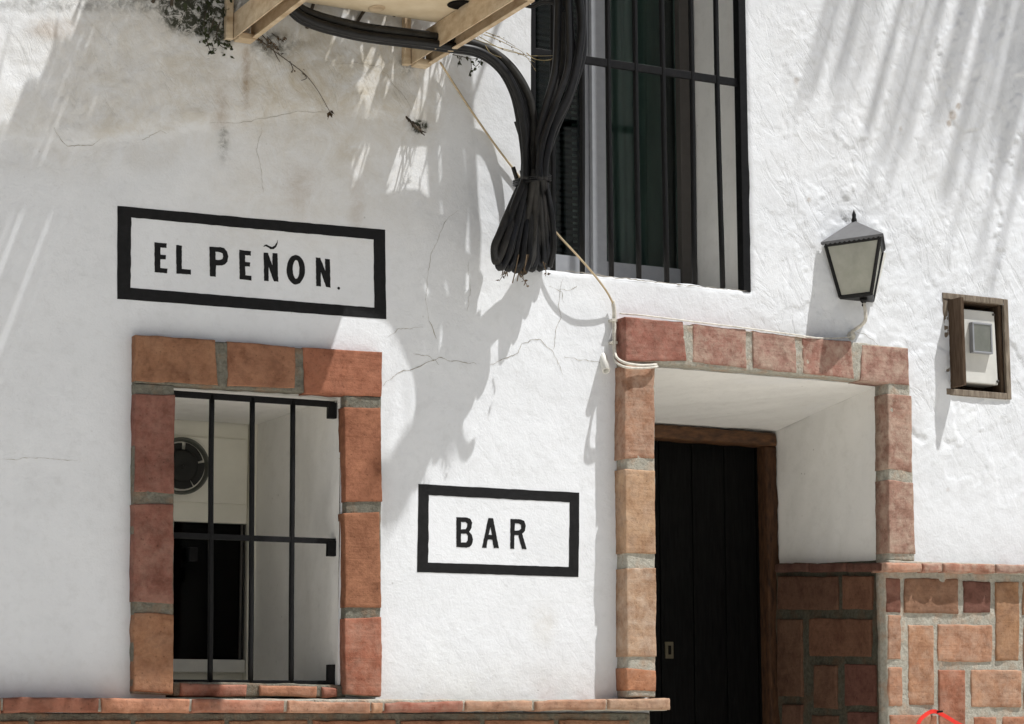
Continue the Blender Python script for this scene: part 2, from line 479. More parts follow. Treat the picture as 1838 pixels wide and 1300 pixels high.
def make_wall():
    X0, X1, Z0, Z1, st = 1.20, 4.95, 1.42, 4.02, 0.006
    def lines(a, b, snaps):
        g = np.arange(a, b+st*0.5, st)
        for s_ in snaps:
            if a < s_ < b: g[np.argmin(np.abs(g-s_))] = s_
        return g
    xs = lines(X0, X1, (WIN[0], WIN[1], DOOR[0], DOOR[1], UPW[0], UPW[1], METER[0], METER[1]))
    zs = lines(Z0, Z1, (WIN[2], WIN[3], DOOR[3], UPW[2], METER[2], METER[3]))
    xs = np.concatenate([[-3.0, -1.0, 0.6], xs, [5.2, 5.6, 6.5, 9.0]])
    zs = np.concatenate([[0.0, 0.30, 1.2], zs, [4.4, 4.95, 5.6, 6.6]])
    Xg, Zg = np.meshgrid(xs, zs)
    H = wall_h(Xg, Zg)
    # wavy arrises round the upper window
    Xd = Xg.copy(); Zd = Zg.copy()
    nearx = (np.abs(Xg-UPW[1]) < 0.05) & (Zg > UPW[2]-0.05)
    Xd += np.where(nearx, fbm(Zg*9, Xg*0+2, 0, 3, 61)*0.004, 0)
    nearz = (np.abs(Zg-UPW[2]) < 0.05) & (Xg > UPW[0]-0.1) & (Xg < UPW[1]+0.1)
    Zd += np.where(nearz, fbm(Xg*13, Zg*0+3, 0, 4, 71)*0.006, 0)
    # rounded arris
    ar = np.minimum(np.abs(Xg-UPW[1])+10*(Zg < UPW[2]), np.abs(Zg-UPW[2])+10*((Xg < UPW[0]) | (Xg > UPW[1])))
    H = H-0.004*np.exp(-(ar/0.006)**2)
    P = np.stack([Xd, -H, Zd], -1)
    nz, nx = Xg.shape
    cx = (xs[:-1]+xs[1:])/2; cz = (zs[:-1]+zs[1:])/2
    CX, CZ = np.meshgrid(cx, cz)
    keep = np.ones(CX.shape, bool)
    for a, b, c, d in (WIN, DOOR, UPW, METER):
        keep &= ~((CX > a) & (CX < b) & (CZ > c) & (CZ < d))
    ii, jj = np.nonzero(keep)
    F = np.stack([ii*nx+jj, ii*nx+jj+1, (ii+1)*nx+jj+1, (ii+1)*nx+jj], -1).astype(np.int32)
    me = bpy.data.meshes.new('wall')
    V = P.reshape(-1, 3)
    loc = np.array(house.location)
    me.vertices.add(len(V)); me.vertices.foreach_set('co', (V-loc).astype(np.float32).ravel())
    me.loops.add(F.size); me.loops.foreach_set('vertex_index', F.ravel())
    me.polygons.add(len(F)); me.polygons.foreach_set('loop_start', np.arange(0, F.size, 4, dtype=np.int32))
    me.update(calc_edges=True); me.validate()
    me.shade_smooth()
    # stains that belong to the wall, and shade painted at its foot
    px, py = topx(np.stack([V[:, 0], V[:, 1]*0, V[:, 2]], -1))
    nz1 = fbm(V[:, 0]*6, V[:, 2]*6, 0.4, 5, 81)
    def blob(cx, cy, rx, ry, soft=1.0):
        d = np.hypot((px-cx)/rx, (py-cy)/ry)+0.35*nz1
        return 1-sstep(1-0.75*soft, 1.0+0.25*soft, d)
    g = np.zeros(len(V)); ru = np.zeros(len(V)); mo = np.zeros(len(V))
    g = np.maximum(g, 0.80*blob(590, 110, 260, 210))
    g = np.maximum(g, 0.50*blob(480, 150, 110, 160))
    g = np.maximum(g, 0.28*blob(560, 330, 260, 160))
    g = np.maximum(g, 0.50*blob(230, 20, 330, 80))
    g = np.maximum(g, 0.22*blob(170, 140, 300, 150))
    g = np.maximum(g, 0.30*blob(975, 1120, 28, 45))
    g = np.maximum(g, 0.13*blob(1560, 120, 330, 330))
    g = np.maximum(g, 0.40*blob(730, 110, 60, 60))
    g = np.maximum(g, 0.16*sstep(1150, 1250, py))  # shade along the wall foot, put into the colour
    upm = sstep(-0.01, 0.02, V[:, 2]-np.interp(V[:, 0], _ex, _ez))*(1-sstep(2.45, 2.56, V[:, 0]))
    g = np.maximum(g, 0.58*upm*(0.75+0.5*nz1))
    g = np.maximum(g, 0.78*upm*sstep(330, 480, px)*(0.8+0.5*nz1))
    g = np.maximum(g, 0.30*upm*0+0.26*(1-sstep(0.0, 0.10, np.abs(V[:, 2]-np.interp(V[:, 0], _ex, _ez)+0.03)))*(px < 735))
    g = g*(0.35+0.65*sstep(60, 230, px+0.5*py))
    ru = np.maximum(ru, 0.75*np.exp(-((px-440-2*nz1)/7)**2)*sstep(80, 100, py)*(1-sstep(120, 230, py)*0.8)*(1-sstep(215, 240, py)))
    ru = np.maximum(ru, 0.35*np.exp(-((px-395)/14)**2)*sstep(130, 180, py)*(1-sstep(225, 240, py)))
    ru = np.maximum(ru, 0.22*np.exp(-((px-640)/14)**2)*sstep(270, 330, py)*(1-sstep(380, 450, py)))
    ru = np.maximum(ru, 0.25*blob(540, 340, 40, 60))
    ru = np.maximum(ru, 0.45*blob(95, 55, 55, 22))
    mo = np.maximum(mo, 0.34*np.exp(-((px-401-4*nz1)/9)**2)*sstep(222, 236, py)*(1-sstep(250, 310, py)))
    mo = np.maximum(mo, 1.0*blob(352, 15, 75, 62, 0.6))
    mo = np.maximum(mo, 0.9*blob(400, 40, 30, 50, 0.6))
    mo = np.maximum(mo, 0.45*blob(490, 80, 55, 30))
    mo = np.maximum(mo, 0.35*blob(300, 5, 170, 26))
    mo = np.maximum(mo, 0.25*blob(120, 10, 160, 16))
    mo = np.maximum(mo, 0.30*blob(726, 118, 20, 26))
    mo = np.maximum(mo, 0.85*blob(752, 228, 15, 12, 0.7))
    for cx_, cy_, rr in ((1708, 208, 6), (1718, 192, 4), (1430, 145, 6), (1616, 232, 3), (1450, 360, 4), (1702, 222, 4), (1700, 880, 3)):
        ru = np.maximum(ru, 0.6*blob(cx_, cy_, rr*1.1, rr*1.5, 0.7))
    a = me.color_attributes.new('stain', 'FLOAT_COLOR', 'POINT')
    a.data.foreach_set('color', np.stack([g, ru, mo, np.ones_like(g)], -1).astype(np.float32).ravel())
    rgh = sstep(3.4, 3.9, V[:, 0])*sstep(2.2, 2.7, V[:, 2])+0.55*upm+0.18*sstep(2.4, 2.7, V[:, 0])
    r_ = me.attributes.new('rough', 'FLOAT', 'POINT'); r_.data.foreach_set('value', np.clip(rgh, 0, 1).astype(np.float32))
    me.materials.append(M['plaster'])
    return link(bpy.data.objects.new('wall', me), house)
make_wall()

def surf(mb, o, u, v, n, nu, nv, amp, sc, seed):
    """noisy plaster sheet o + u*s + v*t pushed along n"""
    S, T = np.meshgrid(np.linspace(0, 1, nu), np.linspace(0, 1, nv))
    o, u, v, n = (np.array(q, float) for q in (o, u, v, n))
    P = o+S[..., None]*u+T[..., None]*v
    e = np.minimum(np.minimum(S, 1-S)*np.linalg.norm(u), np.minimum(T, 1-T)*np.linalg.norm(v))
    h = fbm(P[..., 0]*sc+P[..., 1]*sc*1.3, P[..., 2]*sc+P[..., 1]*sc*0.7, 0.5, 4, seed)*amp*np.clip(e/0.02, 0, 1)
    mb.grid(P+h[..., None]*n)
# reveals of the small window
b = MB()
x0, x1, z0, z1 = WIN
surf(b, (x1, 0, z0), (0, WIN_D, 0), (0, 0, z1-z0), (-1, 0, 0), 60, 60, 0.006, 6, 5)
surf(b, (x0, 0, z0), (0, WIN_D, 0), (0, 0, z1-z0), (1, 0, 0), 20, 20, 0.003, 5, 6)
surf(b, (x0, 0, z1), (x1-x0, 0, 0), (0, WIN_D, 0), (0, 0, -1), 50, 50, 0.004, 6, 7)
surf(b, (x0, 0, z0), (x1-x0, 0, 0), (0, WIN_D, 0), (0, 0, 1), 30, 30, 0.004, 6, 8)
b.build('window_reveal', M['reveal'], house, True)
# reveals of the doorway
b = MB()
x0, x1, z0, z1 = DOOR
zb = 2.437                                              # the soffit falls towards the door
surf(b, (x1, 0, z0), (0, DOOR_D, 0), (0, 0, z1-z0), (-1, 0, 0), 60, 120, 0.007, 5, 15)
surf(b, (x0, 0, z0), (0, DOOR_D, 0), (0, 0, z1-z0), (1, 0, 0), 20, 40, 0.004, 5, 16)
surf(b, (x0, 0, z1), (x1-x0, 0, 0), (0, DOOR_D, zb-z1), (0, 0, -1), 80, 60, 0.006, 5, 17)
b.build('doorway_reveal', M['reveal'], house, True)
# reveals of the upper window
b = MB()
x0, x1, z0, z1 = UPW
surf(b, (x1, 0.003, z0), (0, UPW_D+.1, 0), (0, 0, z1-z0), (-1, 0, 0), 40, 120, 0.004, 6, 25)
surf(b, (x0, 0.003, z0), (0, UPW_D+.1, 0), (0, 0, z1-z0), (1, 0, 0), 20, 60, 0.003, 6, 26)
surf(b, (x0, 0.003, z0), (x1-x0, 0, 0), (0, UPW_D+.1, 0), (0, 0, 1), 60, 30, 0.004, 9, 27)
surf(b, (x0, 0.003, z1), (x1-x0, 0, 0), (0, UPW_D+.1, 0), (0, 0, -1), 20, 20, 0.003, 6, 28)
b.build('upper_window_reveal', M['reveal'], house, True)
# rest of the building: side walls, back and flat roof, and the unlit rooms behind the openings
b = MB()
b.box((-3.0, 0.9, 0.28), (-2.7, 7.0, 6.6)); b.box((8.7, 0.9, 0.28), (9.0, 7.0, 6.6))
b.box((-2.7, 6.7, 0.28), (8.7, 7.0, 6.6)); b.box((-3.0, 0.012, 6.602), (9.0, 7.0, 6.8))
b.box((-3.0, 0.02, 0.28), (-2.7, 0.898, 6.6)); b.box((8.7, 0.02, 0.28), (9.0, 0.898, 6.6))
b.build('house_shell', M['reveal'], house)
b = MB()
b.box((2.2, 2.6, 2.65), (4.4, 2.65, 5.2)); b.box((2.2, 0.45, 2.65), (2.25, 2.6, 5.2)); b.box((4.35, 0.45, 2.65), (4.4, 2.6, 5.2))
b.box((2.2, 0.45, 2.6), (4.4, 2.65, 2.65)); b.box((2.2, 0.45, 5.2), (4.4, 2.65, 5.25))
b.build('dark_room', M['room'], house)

# ------------------------------------------------------------------ bricks
def brick_into(mb, quad, t, amp=0.0011, rad=0.003, jit=0.003, seed=0, st=0.007, bow=0.0):
    """rough handmade brick: quad TL TR BR BL on its front plane, body t deep behind it"""
    TL, TR, BR, BL = (np.array(q, float) for q in quad)
    n = np.cross(BL-TL, TR-TL); n /= np.linalg.norm(n)       # outwards
    if n@(CAM-TL) < 0: n = -n
    lu = np.linalg.norm(TR-TL); lv = np.linalg.norm(BL-TL)
    nu = max(4, int(lu/st)); nv = max(4, int(lv/st))
    U = np.linspace(0, 1, nu+1); V = np.linspace(0, 1, nv+1)
    # crowd the outer lines into the arris so the faces stay flat
    def crowd(L, k):
        r1 = min(rad*1.1, L*.2)
        return np.concatenate([[0, r1*.35, r1], np.linspace(r1, L-r1, k+1)[1:-1], [L-r1, L-r1*.35, L]])/L
    S, T = np.meshgrid(crowd(lu, nu), crowd(lv, nv))
    P = (TL*(1-S[..., None])+TR*S[..., None])*(1-T[..., None])+(BL*(1-S[..., None])+BR*S[..., None])*T[..., None]
    e1 = np.minimum(S, 1-S)*lu; e2 = np.minimum(T, 1-T)*lv
    rr = rad*(1+0.5*fbm(P[..., 0]*25+seed, P[..., 2]*25, P[..., 1]*25, 2, seed))
    def rd(e): 
        q = np.clip(1-e/rr, 0, 1); return rr*(1-np.sqrt(np.clip(1-q*q, 0, 1)))
    dep = np.minimum(rd(e1)+rd(e2), rr*1.4)
    h = fbm(P[..., 0]*16+seed*3.1, P[..., 2]*16, P[..., 1]*16+seed, 4, seed+3)*amp*1.6
    chip = np.clip(fbm(P[..., 0]*55+seed, P[..., 2]*40, P[..., 1]*40, 3, seed+9)-0.28, 0, 1)*0.009*np.exp(-np.minimum(e1, e2)/0.012)
    h = h-dep-chip+bow*(1-(2*S-1)**2)
    u = (TR-TL)/lu; v = (BL-TL)/lv
    ju = fbm(P[..., 2]*22+seed, P[..., 0]*22+P[..., 1]*22, 1.7, 3, seed+5)*jit*np.exp(-e1/0.02)
    jv = fbm(P[..., 0]*22+P[..., 1]*22, P[..., 2]*22+seed, 4.7, 3, seed+6)*jit*np.exp(-e2/0.02)
    P = P+h[..., None]*n+ju[..., None]*u+jv[..., None]*v
    base = len(mb.v)
    mb.grid(P)
    a, b_ = P.shape[:2]
    ring = [(0, j) for j in range(b_)]+[(i, b_-1) for i in range(1, a)]+[(a-1, j) for j in range(b_-2, -1, -1)]+[(i, 0) for i in range(a-2, 0, -1)]
    fr = [base+i*b_+j for i, j in ring]
    k0 = len(mb.v)
    for q, (dp) in enumerate((0.5, 1.0)):
        for i, j in ring:
            mb.v.append(tuple(P[i, j]-n*t*dp))
    m = len(ring)
    for i in range(m):
        j = (i+1) % m
        mb.f.append((fr[i], fr[j], k0+j, k0+i))
        mb.f.append((k0+i, k0+j, k0+m+j, k0+m+i))
    mb.f.append(tuple(k0+m+i for i in range(m)))
def brick(parent, quad, t, col, bloom=0.0, seed=None, **k):
    global _bs
    _bs += 1
    mb = MB()
    brick_into(mb, quad, t, seed=_bs if seed is None else seed, **k)
    o = mb.build('brick', M['brick'], parent, True)
    lum = .25*col[0]+.65*col[1]+.10*col[2]
    o.color = (*[v+(lum*q-v)*.20 for v, q in zip([w_*.94 for w_ in col], (1.32, .97, .80))], bloom)
    return o
_bs = 0
ORANGE, RED, MAROON, TAN, PINK, BROWN = (0.315, 0.140, 0.070), (0.31, 0.105, 0.062), (0.235, 0.092, 0.066), (0.44, 0.265, 0.145), (0.335, 0.180, 0.140), (0.30, 0.160, 0.085)
def jig(c, k=0.10):
    g = 1+rng.uniform(-k, k)
    return tuple(max(0.01, v*g*(1+rng.uniform(-k, k)*0.5)) for v in c)
A_ = lambda x, y: (200+x/3.421, 580+y/3.421)
B_ = lambda x, y: (200+x/3.421, 920+y/3.421)
C_ = lambda x, y: (1060+x/2.955, 540+y/2.955)
D_ = lambda x, y: (680+x/3.25, 900+y/3.25)
E_ = lambda x, y: (1370+x/3.8226, 960+y/3.8226)
def Q(d, *pts): return [at(*p, d) for p in pts]

# -- surround of the small window
DW = 0.035
b = MB()
def mslab(mb, quad, t, seed, amp=0.0014, st=0.009): brick_into(mb, quad, t, amp*1.5, 0.004, 0.003, seed, st)
dm = DW-0.0045
mslab(b, Q(dm, (243.5, 603), (685.5, 635), (685.5, 713), (243.5, 688)), dm+.006, 301)
mslab(b, Q(dm, (243.0, 688), (313.6, 692), (311, 1247), (239, 1246)), dm+.006, 302)
mslab(b, Q(dm, (619.6, 709), (685.3, 713), (683.4, 1252), (620.2, 1249)), dm+.006, 303)
ws = b.build('window_surround', M['mortar'], house, True)
for f, z, pts, c, bl in (
    (0, 0, (A_(148,68), A_(640,105), A_(655,382), A_(148,352)), ORANGE, .05),
    (0, 0, (A_(715,110), A_(1130,145), A_(1125,400), A_(715,385)), ORANGE, .05),
    (0, 0, (A_(1182,150), A_(1665,180), A_(1660,452), A_(1185,432)), (0.36, 0.125, 0.062), .05),
    (0, 0, (A_(148,435), A_(391,440), A_(384,1045), A_(143,1035)), MAROON, .12),
    (0, 0, (A_(141,1110), A_(384,1112), B_(383,560), B_(138,548)), MAROON, .18),
    (0, 0, (B_(140,612), B_(385,625), B_(380,1112), B_(136,1098)), ORANGE, .12),
    (0, 0, (A_(1432,515), A_(1654,520), A_(1662,1095), A_(1438,1100)), (0.335, 0.122, 0.058), .0),
    (0, 0, (A_(1430,1165), A_(1648,1160), B_(1660,585), B_(1438,585)), (0.315, 0.125, 0.060), .0),
    (0, 0, (B_(1432,652), B_(1662,640), B_(1660,1130), B_(1440,1118)), (0.36, 0.118, 0.064), .25)):
    brick(ws, Q(DW, *pts), DW+.004, jig(c, .05), bl)
# sill course between the uprights, set back a little
b = MB()
mslab(b, Q(0.008, (312, 1224), (621, 1229), (621, 1252), (312, 1249)), 0.25, 305)
sill = b.build('window_sill', M['mortar'], house, True)
for pts, c in (((B_(425,1048), B_(838,1058), B_(832,1128), B_(425,1130)), RED), ((B_(915,1064), B_(1265,1068), B_(1262,1135), B_(915,1125)), (0.42, 0.17, 0.09)),
               ((B_(1300,1072), B_(1392,1078), B_(1392,1132), B_(1300,1140)), RED)):
    brick(sill, Q(0.018, *pts), 0.2, jig(c), .2, rad=.005)

# -- ledge
DL = 0.075
lw = MB()
mslab(lw, [(0.9, -DL+.008, 1.560), (3.258, -DL+.008, 1.563), (3.258, -DL+.008, 1.533), (0.9, -DL+.008, 1.529)], DL-.006, 310, 0.002)
ledge = lw.build('brick_ledge', M['pale_mortar'], house, True)
jx = [-330, -160, 5, 181, 345, 515, 668, 690, 834, 960, 1090, 1205]
tops = [(-330, 1252), (0, 1252.5), (330, 1254), (515, 1258), (689, 1261.5), (834, 1259), (960, 1258), (1204, 1253)]
ty = lambda x: float(np.interp(x, [p[0] for p in tops], [p[1] for p in tops]))
by = lambda x: float(np.interp(x, [-330, 0, 685, 1204], [1280, 1280, 1279.5, 1273.5]))
for i in range(len(jx)-1):
    a, c = jx[i]+2.2, jx[i+1]-2.2
    if i == len(jx)-2: c = 1205
    col = (RED, ORANGE, RED, (0.40, 0.16, 0.085), (0.38, 0.14, 0.08), (0.42, 0.22, 0.12), (0.43, 0.23, 0.13), RED, (0.44, 0.24, 0.135), (0.42, 0.215, 0.12), (0.45, 0.27, 0.16))[i]
    brick(ledge, Q(DL, (a, ty(a)), (c, ty(c)), (c, by(c)), (a, by(a))), DL-.005, jig(col), .30 if i > 3 else .1, rad=.006, amp=.003, jit=.004, st=.006)

# -- brick facing below the ledge (left of the door)
b = MB()
mslab(b, [(0.9, -0.012, 1.527), (3.232, -0.012, 1.527), (3.232, -0.012, 0.285), (0.9, -0.012, 0.285)], 0.008, 320, 0.003, 0.03)
fac = b.build('brick_facing', M['mortar'], house, True)
zrow = 1.507
for r_ in range(5):
    x = 0.95-(0.12 if r_ % 2 else 0)
    while x < 3.2:
        x2 = min(x+rng.uniform(.21, .25), 3.226)
        if x2-x > .05:
            brick(fac, [(x, -.02, zrow), (x2, -.02, zrow), (x2, -.02, zrow-.085), (x, -.02, zrow-.085)], 0.015, jig(rng.choice([ORANGE, RED, BROWN])), .1, st=.012)
        x = x2+.016
    zrow -= .105

# -- surround of the doorway
DD = 0.060
b = MB()
dm = DD-0.003
mslab(b, Q(dm, (1124.2, 571), (1629.5, 625), (1630, 689.5), (1124, 648)), dm+.006, 331)
mslab(b, Q(dm, (1123.5, 647), (1175.4, 652.5), (1177.2, 1252), (1127, 1251)), dm+.006, 332)
mslab(b, Q(dm, (1594, 686), (1634, 690), (1642, 1007), (1596.5, 1006)), dm+.006, 333)
ds = b.build('doorway_surround', M['pale_mortar'], house, True)
for pts, c, bl in (
    ((C_(183,85), C_(492,112), C_(512,320), C_(186,318)), (0.33, 0.122, 0.085), .3),
    ((C_(545,125), C_(826,153), C_(830,357), C_(540,325)), (0.32, 0.148, 0.110), .75),
    ((C_(862,160), C_(1085,190), C_(1095,384), C_(865,358)), PINK, .75),
    ((C_(1122,195), C_(1385,217), C_(1400,413), C_(1128,386)), (0.33, 0.152, 0.115), .7),
    ((C_(1440,232), C_(1688,250), C_(1692,447), C_(1432,424)), PINK, .8),
    ((C_(183,345), C_(342,340), C_(340,838), C_(182,838)), (0.38, 0.190, 0.112), .5),
    ((C_(184,892), C_(343,903), D_(1617,305), D_(1440,300)), TAN, .40),
    ((D_(1445,390), D_(1620,388), D_(1621,905), D_(1449,905)), (0.41, 0.25, 0.15), .75),
    ((D_(1447,972), D_(1619,985), D_(1619,1108), D_(1450,1105)), (0.42, 0.17, 0.075), .2),
    ((C_(1578,492), C_(1703,502), C_(1706,912), C_(1580,890)), (0.325, 0.178, 0.135), .85),
    ((C_(1580,950), C_(1712,965), E_(1045,130), E_(866,124)), (0.345, 0.192, 0.140), .8)):
    brick(ds, Q(DD, *pts), DD+.004, jig(c, .04), bl, amp=.0016)

# -- brick facing right of the doorway
b = MB()
XD = 4.030
mslab(b, [(XD, -0.0425, 1.957), (5.3, -0.0425, 1.962), (5.3, -0.0425, 0.285), (XD, -0.0425, 0.285)], 0.038, 340, 0.002, 0.012)
rf = b.build('brick_facing', M['pale_mortar'], house, True)
def E4(d, x0, y0, x1, y1, sk=0.016): return Q(d, E_(x0, y0), E_(x1, y0+(x1-x0)*sk), E_(x1, y1+(x1-x0)*sk), E_(x0, y1))
for (x0, y0, x1, y1), c, bl in (
    ((850, 298, 942, 528), (0.21, 0.085, 0.058), .1), ((975, 300, 1340, 532), (0.25, 0.125, 0.068), .1), ((1380, 322, 1560, 530), (0.19, 0.075, 0.055), .05), ((1602, 326, 1755, 858), (0.34, 0.165, 0.08), .15),  # row under the cap coloured darker, its shade put into the tone
    ((862, 550, 945, 850), (0.40, 0.21, 0.12), .45), ((1000, 622, 1170, 1162), (0.42, 0.21, 0.115), .4), ((1204, 618, 1570, 866), (0.40, 0.20, 0.11), .45),
    ((865, 912, 955, 1172), (0.40, 0.19, 0.10), .35), ((1213, 932, 1386, 1420), (0.38, 0.14, 0.075), .25), ((1433, 928, 1772, 1178), (0.42, 0.22, 0.12), .45),
    ((875, 1238, 1192, 1460), (0.37, 0.15, 0.08), .3), ((1450, 1255, 1598, 1700), (0.37, 0.14, 0.07), .2), ((1648, 1250, 1960, 1480), (0.39, 0.16, 0.08), .2),
    ((1786, 330, 2140, 545), BROWN, .2), ((1795, 580, 1960, 1160), (0.40, 0.19, 0.1), .3), ((2000, 590, 2320, 830), (0.38, 0.18, 0.1), .3), ((1990, 870, 2320, 1120), MAROON, .2),
    ((1225, 1470, 1400, 1760), RED, .2), ((875, 1510, 1190, 1740), BROWN, .2), ((1650, 1530, 1960, 1740), ORANGE, .2), ((2000, 1170, 2330, 1400), BROWN, .2), ((2180, 340, 2330, 560), RED, .2)):
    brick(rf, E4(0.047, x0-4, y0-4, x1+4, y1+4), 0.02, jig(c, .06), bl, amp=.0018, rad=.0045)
# cap course, standing proud
cap = MB()
mslab(cap, [(XD+.004, -0.066, 1.978), (5.3, -0.066, 1.984), (5.3, -0.066, 1.953), (XD+.004, -0.066, 1.949)], 0.06, 345, 0.002)
cp = cap.build('brick_capping', M['pale_mortar'], house, True)
for (x0, x1), c in zip(((848, 1090), (1100, 1228), (1238, 1592), (1606, 1850), (1862, 2200), (2215, 2500)), ((0.41, 0.19, 0.125), (0.38, 0.15, 0.10), (0.40, 0.18, 0.12), PINK, PINK, PINK)):
    y0 = 188+(x0-850)*0.018; y1 = 249+(x0-850)*0.022
    brick(cp, E4(0.075, x0, y0, x1, y1, .020), 0.07, jig(c, .05), .7, amp=.003, rad=.006, jit=.004, st=.006)
# facing inside the doorway, on the right reveal; dark brick, toned down further for the shade
XR = DOOR[1]-0.016
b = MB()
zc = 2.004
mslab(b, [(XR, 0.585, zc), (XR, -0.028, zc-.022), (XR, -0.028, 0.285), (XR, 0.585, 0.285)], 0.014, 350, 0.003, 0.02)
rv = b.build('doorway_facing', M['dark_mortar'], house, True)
def EX(x0, y0, x1, y1): return [atx(*E_(x, y), XR-.007) for x, y in ((x0, y0), (x1, y0+4), (x1, y1+4), (x0, y1))]
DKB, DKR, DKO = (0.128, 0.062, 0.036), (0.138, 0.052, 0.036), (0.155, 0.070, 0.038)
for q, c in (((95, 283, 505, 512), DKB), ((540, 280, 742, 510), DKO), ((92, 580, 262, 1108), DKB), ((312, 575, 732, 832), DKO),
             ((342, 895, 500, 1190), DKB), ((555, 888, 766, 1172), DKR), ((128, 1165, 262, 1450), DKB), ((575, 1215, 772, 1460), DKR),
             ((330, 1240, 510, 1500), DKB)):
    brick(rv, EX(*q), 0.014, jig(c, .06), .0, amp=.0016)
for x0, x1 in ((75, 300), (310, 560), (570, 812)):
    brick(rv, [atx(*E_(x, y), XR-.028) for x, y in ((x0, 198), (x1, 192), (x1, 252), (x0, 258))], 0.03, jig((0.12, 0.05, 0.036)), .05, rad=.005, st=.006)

# ------------------------------------------------------------------ door
x0, x1, z0, z1 = DOOR
yb = DOOR_D
fr = MB()
zt = at(1381, 780, -yb)[2]; zt0 = 2.441
hb = 0.046
xr0 = at(1366, 900, -yb+.04)[0]
brick_into(fr, [(x0-.3, yb-.05, zt0), (x1-.002, yb-.05, zt0-.006), (x1-.002, yb-.05, zt0-hb-.004), (x0-.3, yb-.05, zt0-hb)], 0.09, 0.003, 0.006, 0.004, 401, .012)
dfr = fr.build('door_frame', M['frame_wood'], house, True)
fr = MB()
brick_into(fr, [(x1-.046, yb-.046, zt0-hb-.003), (x1-.002, yb-.046, zt0-hb-.003), (x1-.002, yb-.046, 0.285), (x1-.046, yb-.046, 0.285)], 0.09, 0.003, 0.006, 0.004, 402, .012)
fr.build('post', M['post_wood'], dfr, True)
fr = MB()
fr.box((x0-.3, yb+.04, 0.285), (x1+.1, yb+.07, zt0))
door = fr.build('door', M['door'], house)
xe = x1-.05
edges = [at(px, 900, -yb-.01)[0] for px in (1243, 1301, 1357)]
wid = edges[1]-edges[0]
pl = [edges[0]-3*wid, edges[0]-2*wid, edges[0]-wid]+edges
for i in range(len(pl)-1):
    m_ = MB(); m_.box((pl[i]+.0016, yb+.012, 0.29), (pl[i+1]-.0016, yb+.04, zt0-hb))
    m_.build('plank', M['door'], door, False, 0.003)
m_ = MB(); m_.box((edges[-1]+.003, yb+.004, 0.29), (xe, yb+.04, zt0-hb)); m_.build('stile', M['door'], door, False, .003)
p0, p1 = at(1196, 1152, -yb), at(1211, 1182, -yb)
m_ = MB(); m_.box((p0[0], yb+.006, p1[2]), (p1[0], yb+.012, p0[2]))
lk = m_.build('lock_plate', M['brass'], door, False, .001)
m_ = MB(); cxk = (p0[0]+p1[0])/2; m_.box((cxk-.004, yb+.002, p1[2]+.012), (cxk+.004, yb+.007, p0[2]-.012)); m_.build('keyhole', M['dark_hole'], lk)

# ------------------------------------------------------------------ small window at the back of its recess
x0, x1, z0, z1 = WIN
yb = WIN_D
def bx(px, y=yb): return float(at(px, 950, -y)[0])
def bz(px, py, y=yb): return float(at(px, py, -y)[2])
m_ = MB(); m_.box((x0-.1, yb+.03, z0-.05), (x1+.1, yb+.05, z1+.1))
sw = m_.build('small_window', M['panel'], house)
zp0, zp1 = bz(380, 938), bz(380, 755)
zg0 = bz(380, 1184)
xg1 = bx(443)
m_ = MB(); m_.box((x0-.1, yb+.006, zp0), (xg1+.002, yb+.03, zp1)); m_.build('upper_panel', M['panel'], sw, False, .002)
m_ = MB()
zf1, zf0 = bz(380, 786), bz(380, 903)
m_.box((x0-.1, yb-.002, zf0), (xg1-.004, yb+.006, zf1)); m_.build('fan_board', M['panel'], sw, False, .0015)
m_ = MB(); m_.box((xg1+.004, yb-.004, z0-.05), (x1+.1, yb+.03, zp1+.003)); m_.build('jamb', M['panel'], sw, False, .002)
m_ = MB(); m_.box((x0-.1, yb+.001, bz(380, 1207)), (xg1+.002, yb+.03, zg0)); m_.build('bottom_rail', M['white_plastic'], sw, False, .002)
m_ = MB(); m_.box((x0-.1, yb+.012, zg0+.001), (xg1, yb+.016, zp0-.001)); m_.build('pane', M['dark_glass'], sw)
m_ = MB(); m_.box((x0-.1, yb+.024, zg0+.001), (xg1, yb+.029, zp0-.001)); m_.build('dark_interior', M['dark_hole'], sw)
m_ = MB(); m_.box((bx(434), yb+.004, zg0+.003), (bx(437), yb+.0115, zp0-.003)); m_.build('glazing_bead', M['alu_dark'], sw)
h0, h1 = at(336, 983, -yb), at(351, 1008, -yb)
m_ = MB(); m_.box((h0[0], yb-.02, h1[2]), (h1[0], yb+.011, h0[2])); m_.build('handle', M['iron'], sw, False, .002)

# round extractor fan set into the board
fc = at(325, 837, -yb+.003); fc[1] = yb-.003
fr_ = abs(bx(374)-bx(325))
fan = thing('extractor_fan', 'round dark extractor fan in the cream board behind the small window bars', 'fan', fc)
def ringpts(r, y, n=40): return [(fc[0]+r*math.cos(2*math.pi*k/n), y, fc[2]+r*math.sin(2*math.pi*k/n)) for k in range(n)]
def lathe(prof, n=40):
    mb = MB(); k = len(prof)
    for r, y in prof: mb.v += ringpts(r, y, n)
    for i in range(k-1):
        for j in range(n): mb.f.append((i*n+j, i*n+(j+1) % n, (i+1)*n+(j+1) % n, (i+1)*n+j))
    return mb
y = fc[1]
lathe([(fr_, y+.004), (fr_*1.01, y-.012), (fr_*.97, y-.018), (fr_*.92, y-.010), (fr_*.86, y+.004)]).build('housing_ring', simple('dull green grey plastic', (0.10, 0.105, 0.085), 0.5), fan, True)
mb = lathe([(fr_*.86, y+.004), (0.0005, y+.003)]); mb.build('duct', M['dark_hole'], fan)
grey = simple('dusty dark grey plastic', (0.026, 0.026, 0.024), 0.7, spec=0.2)
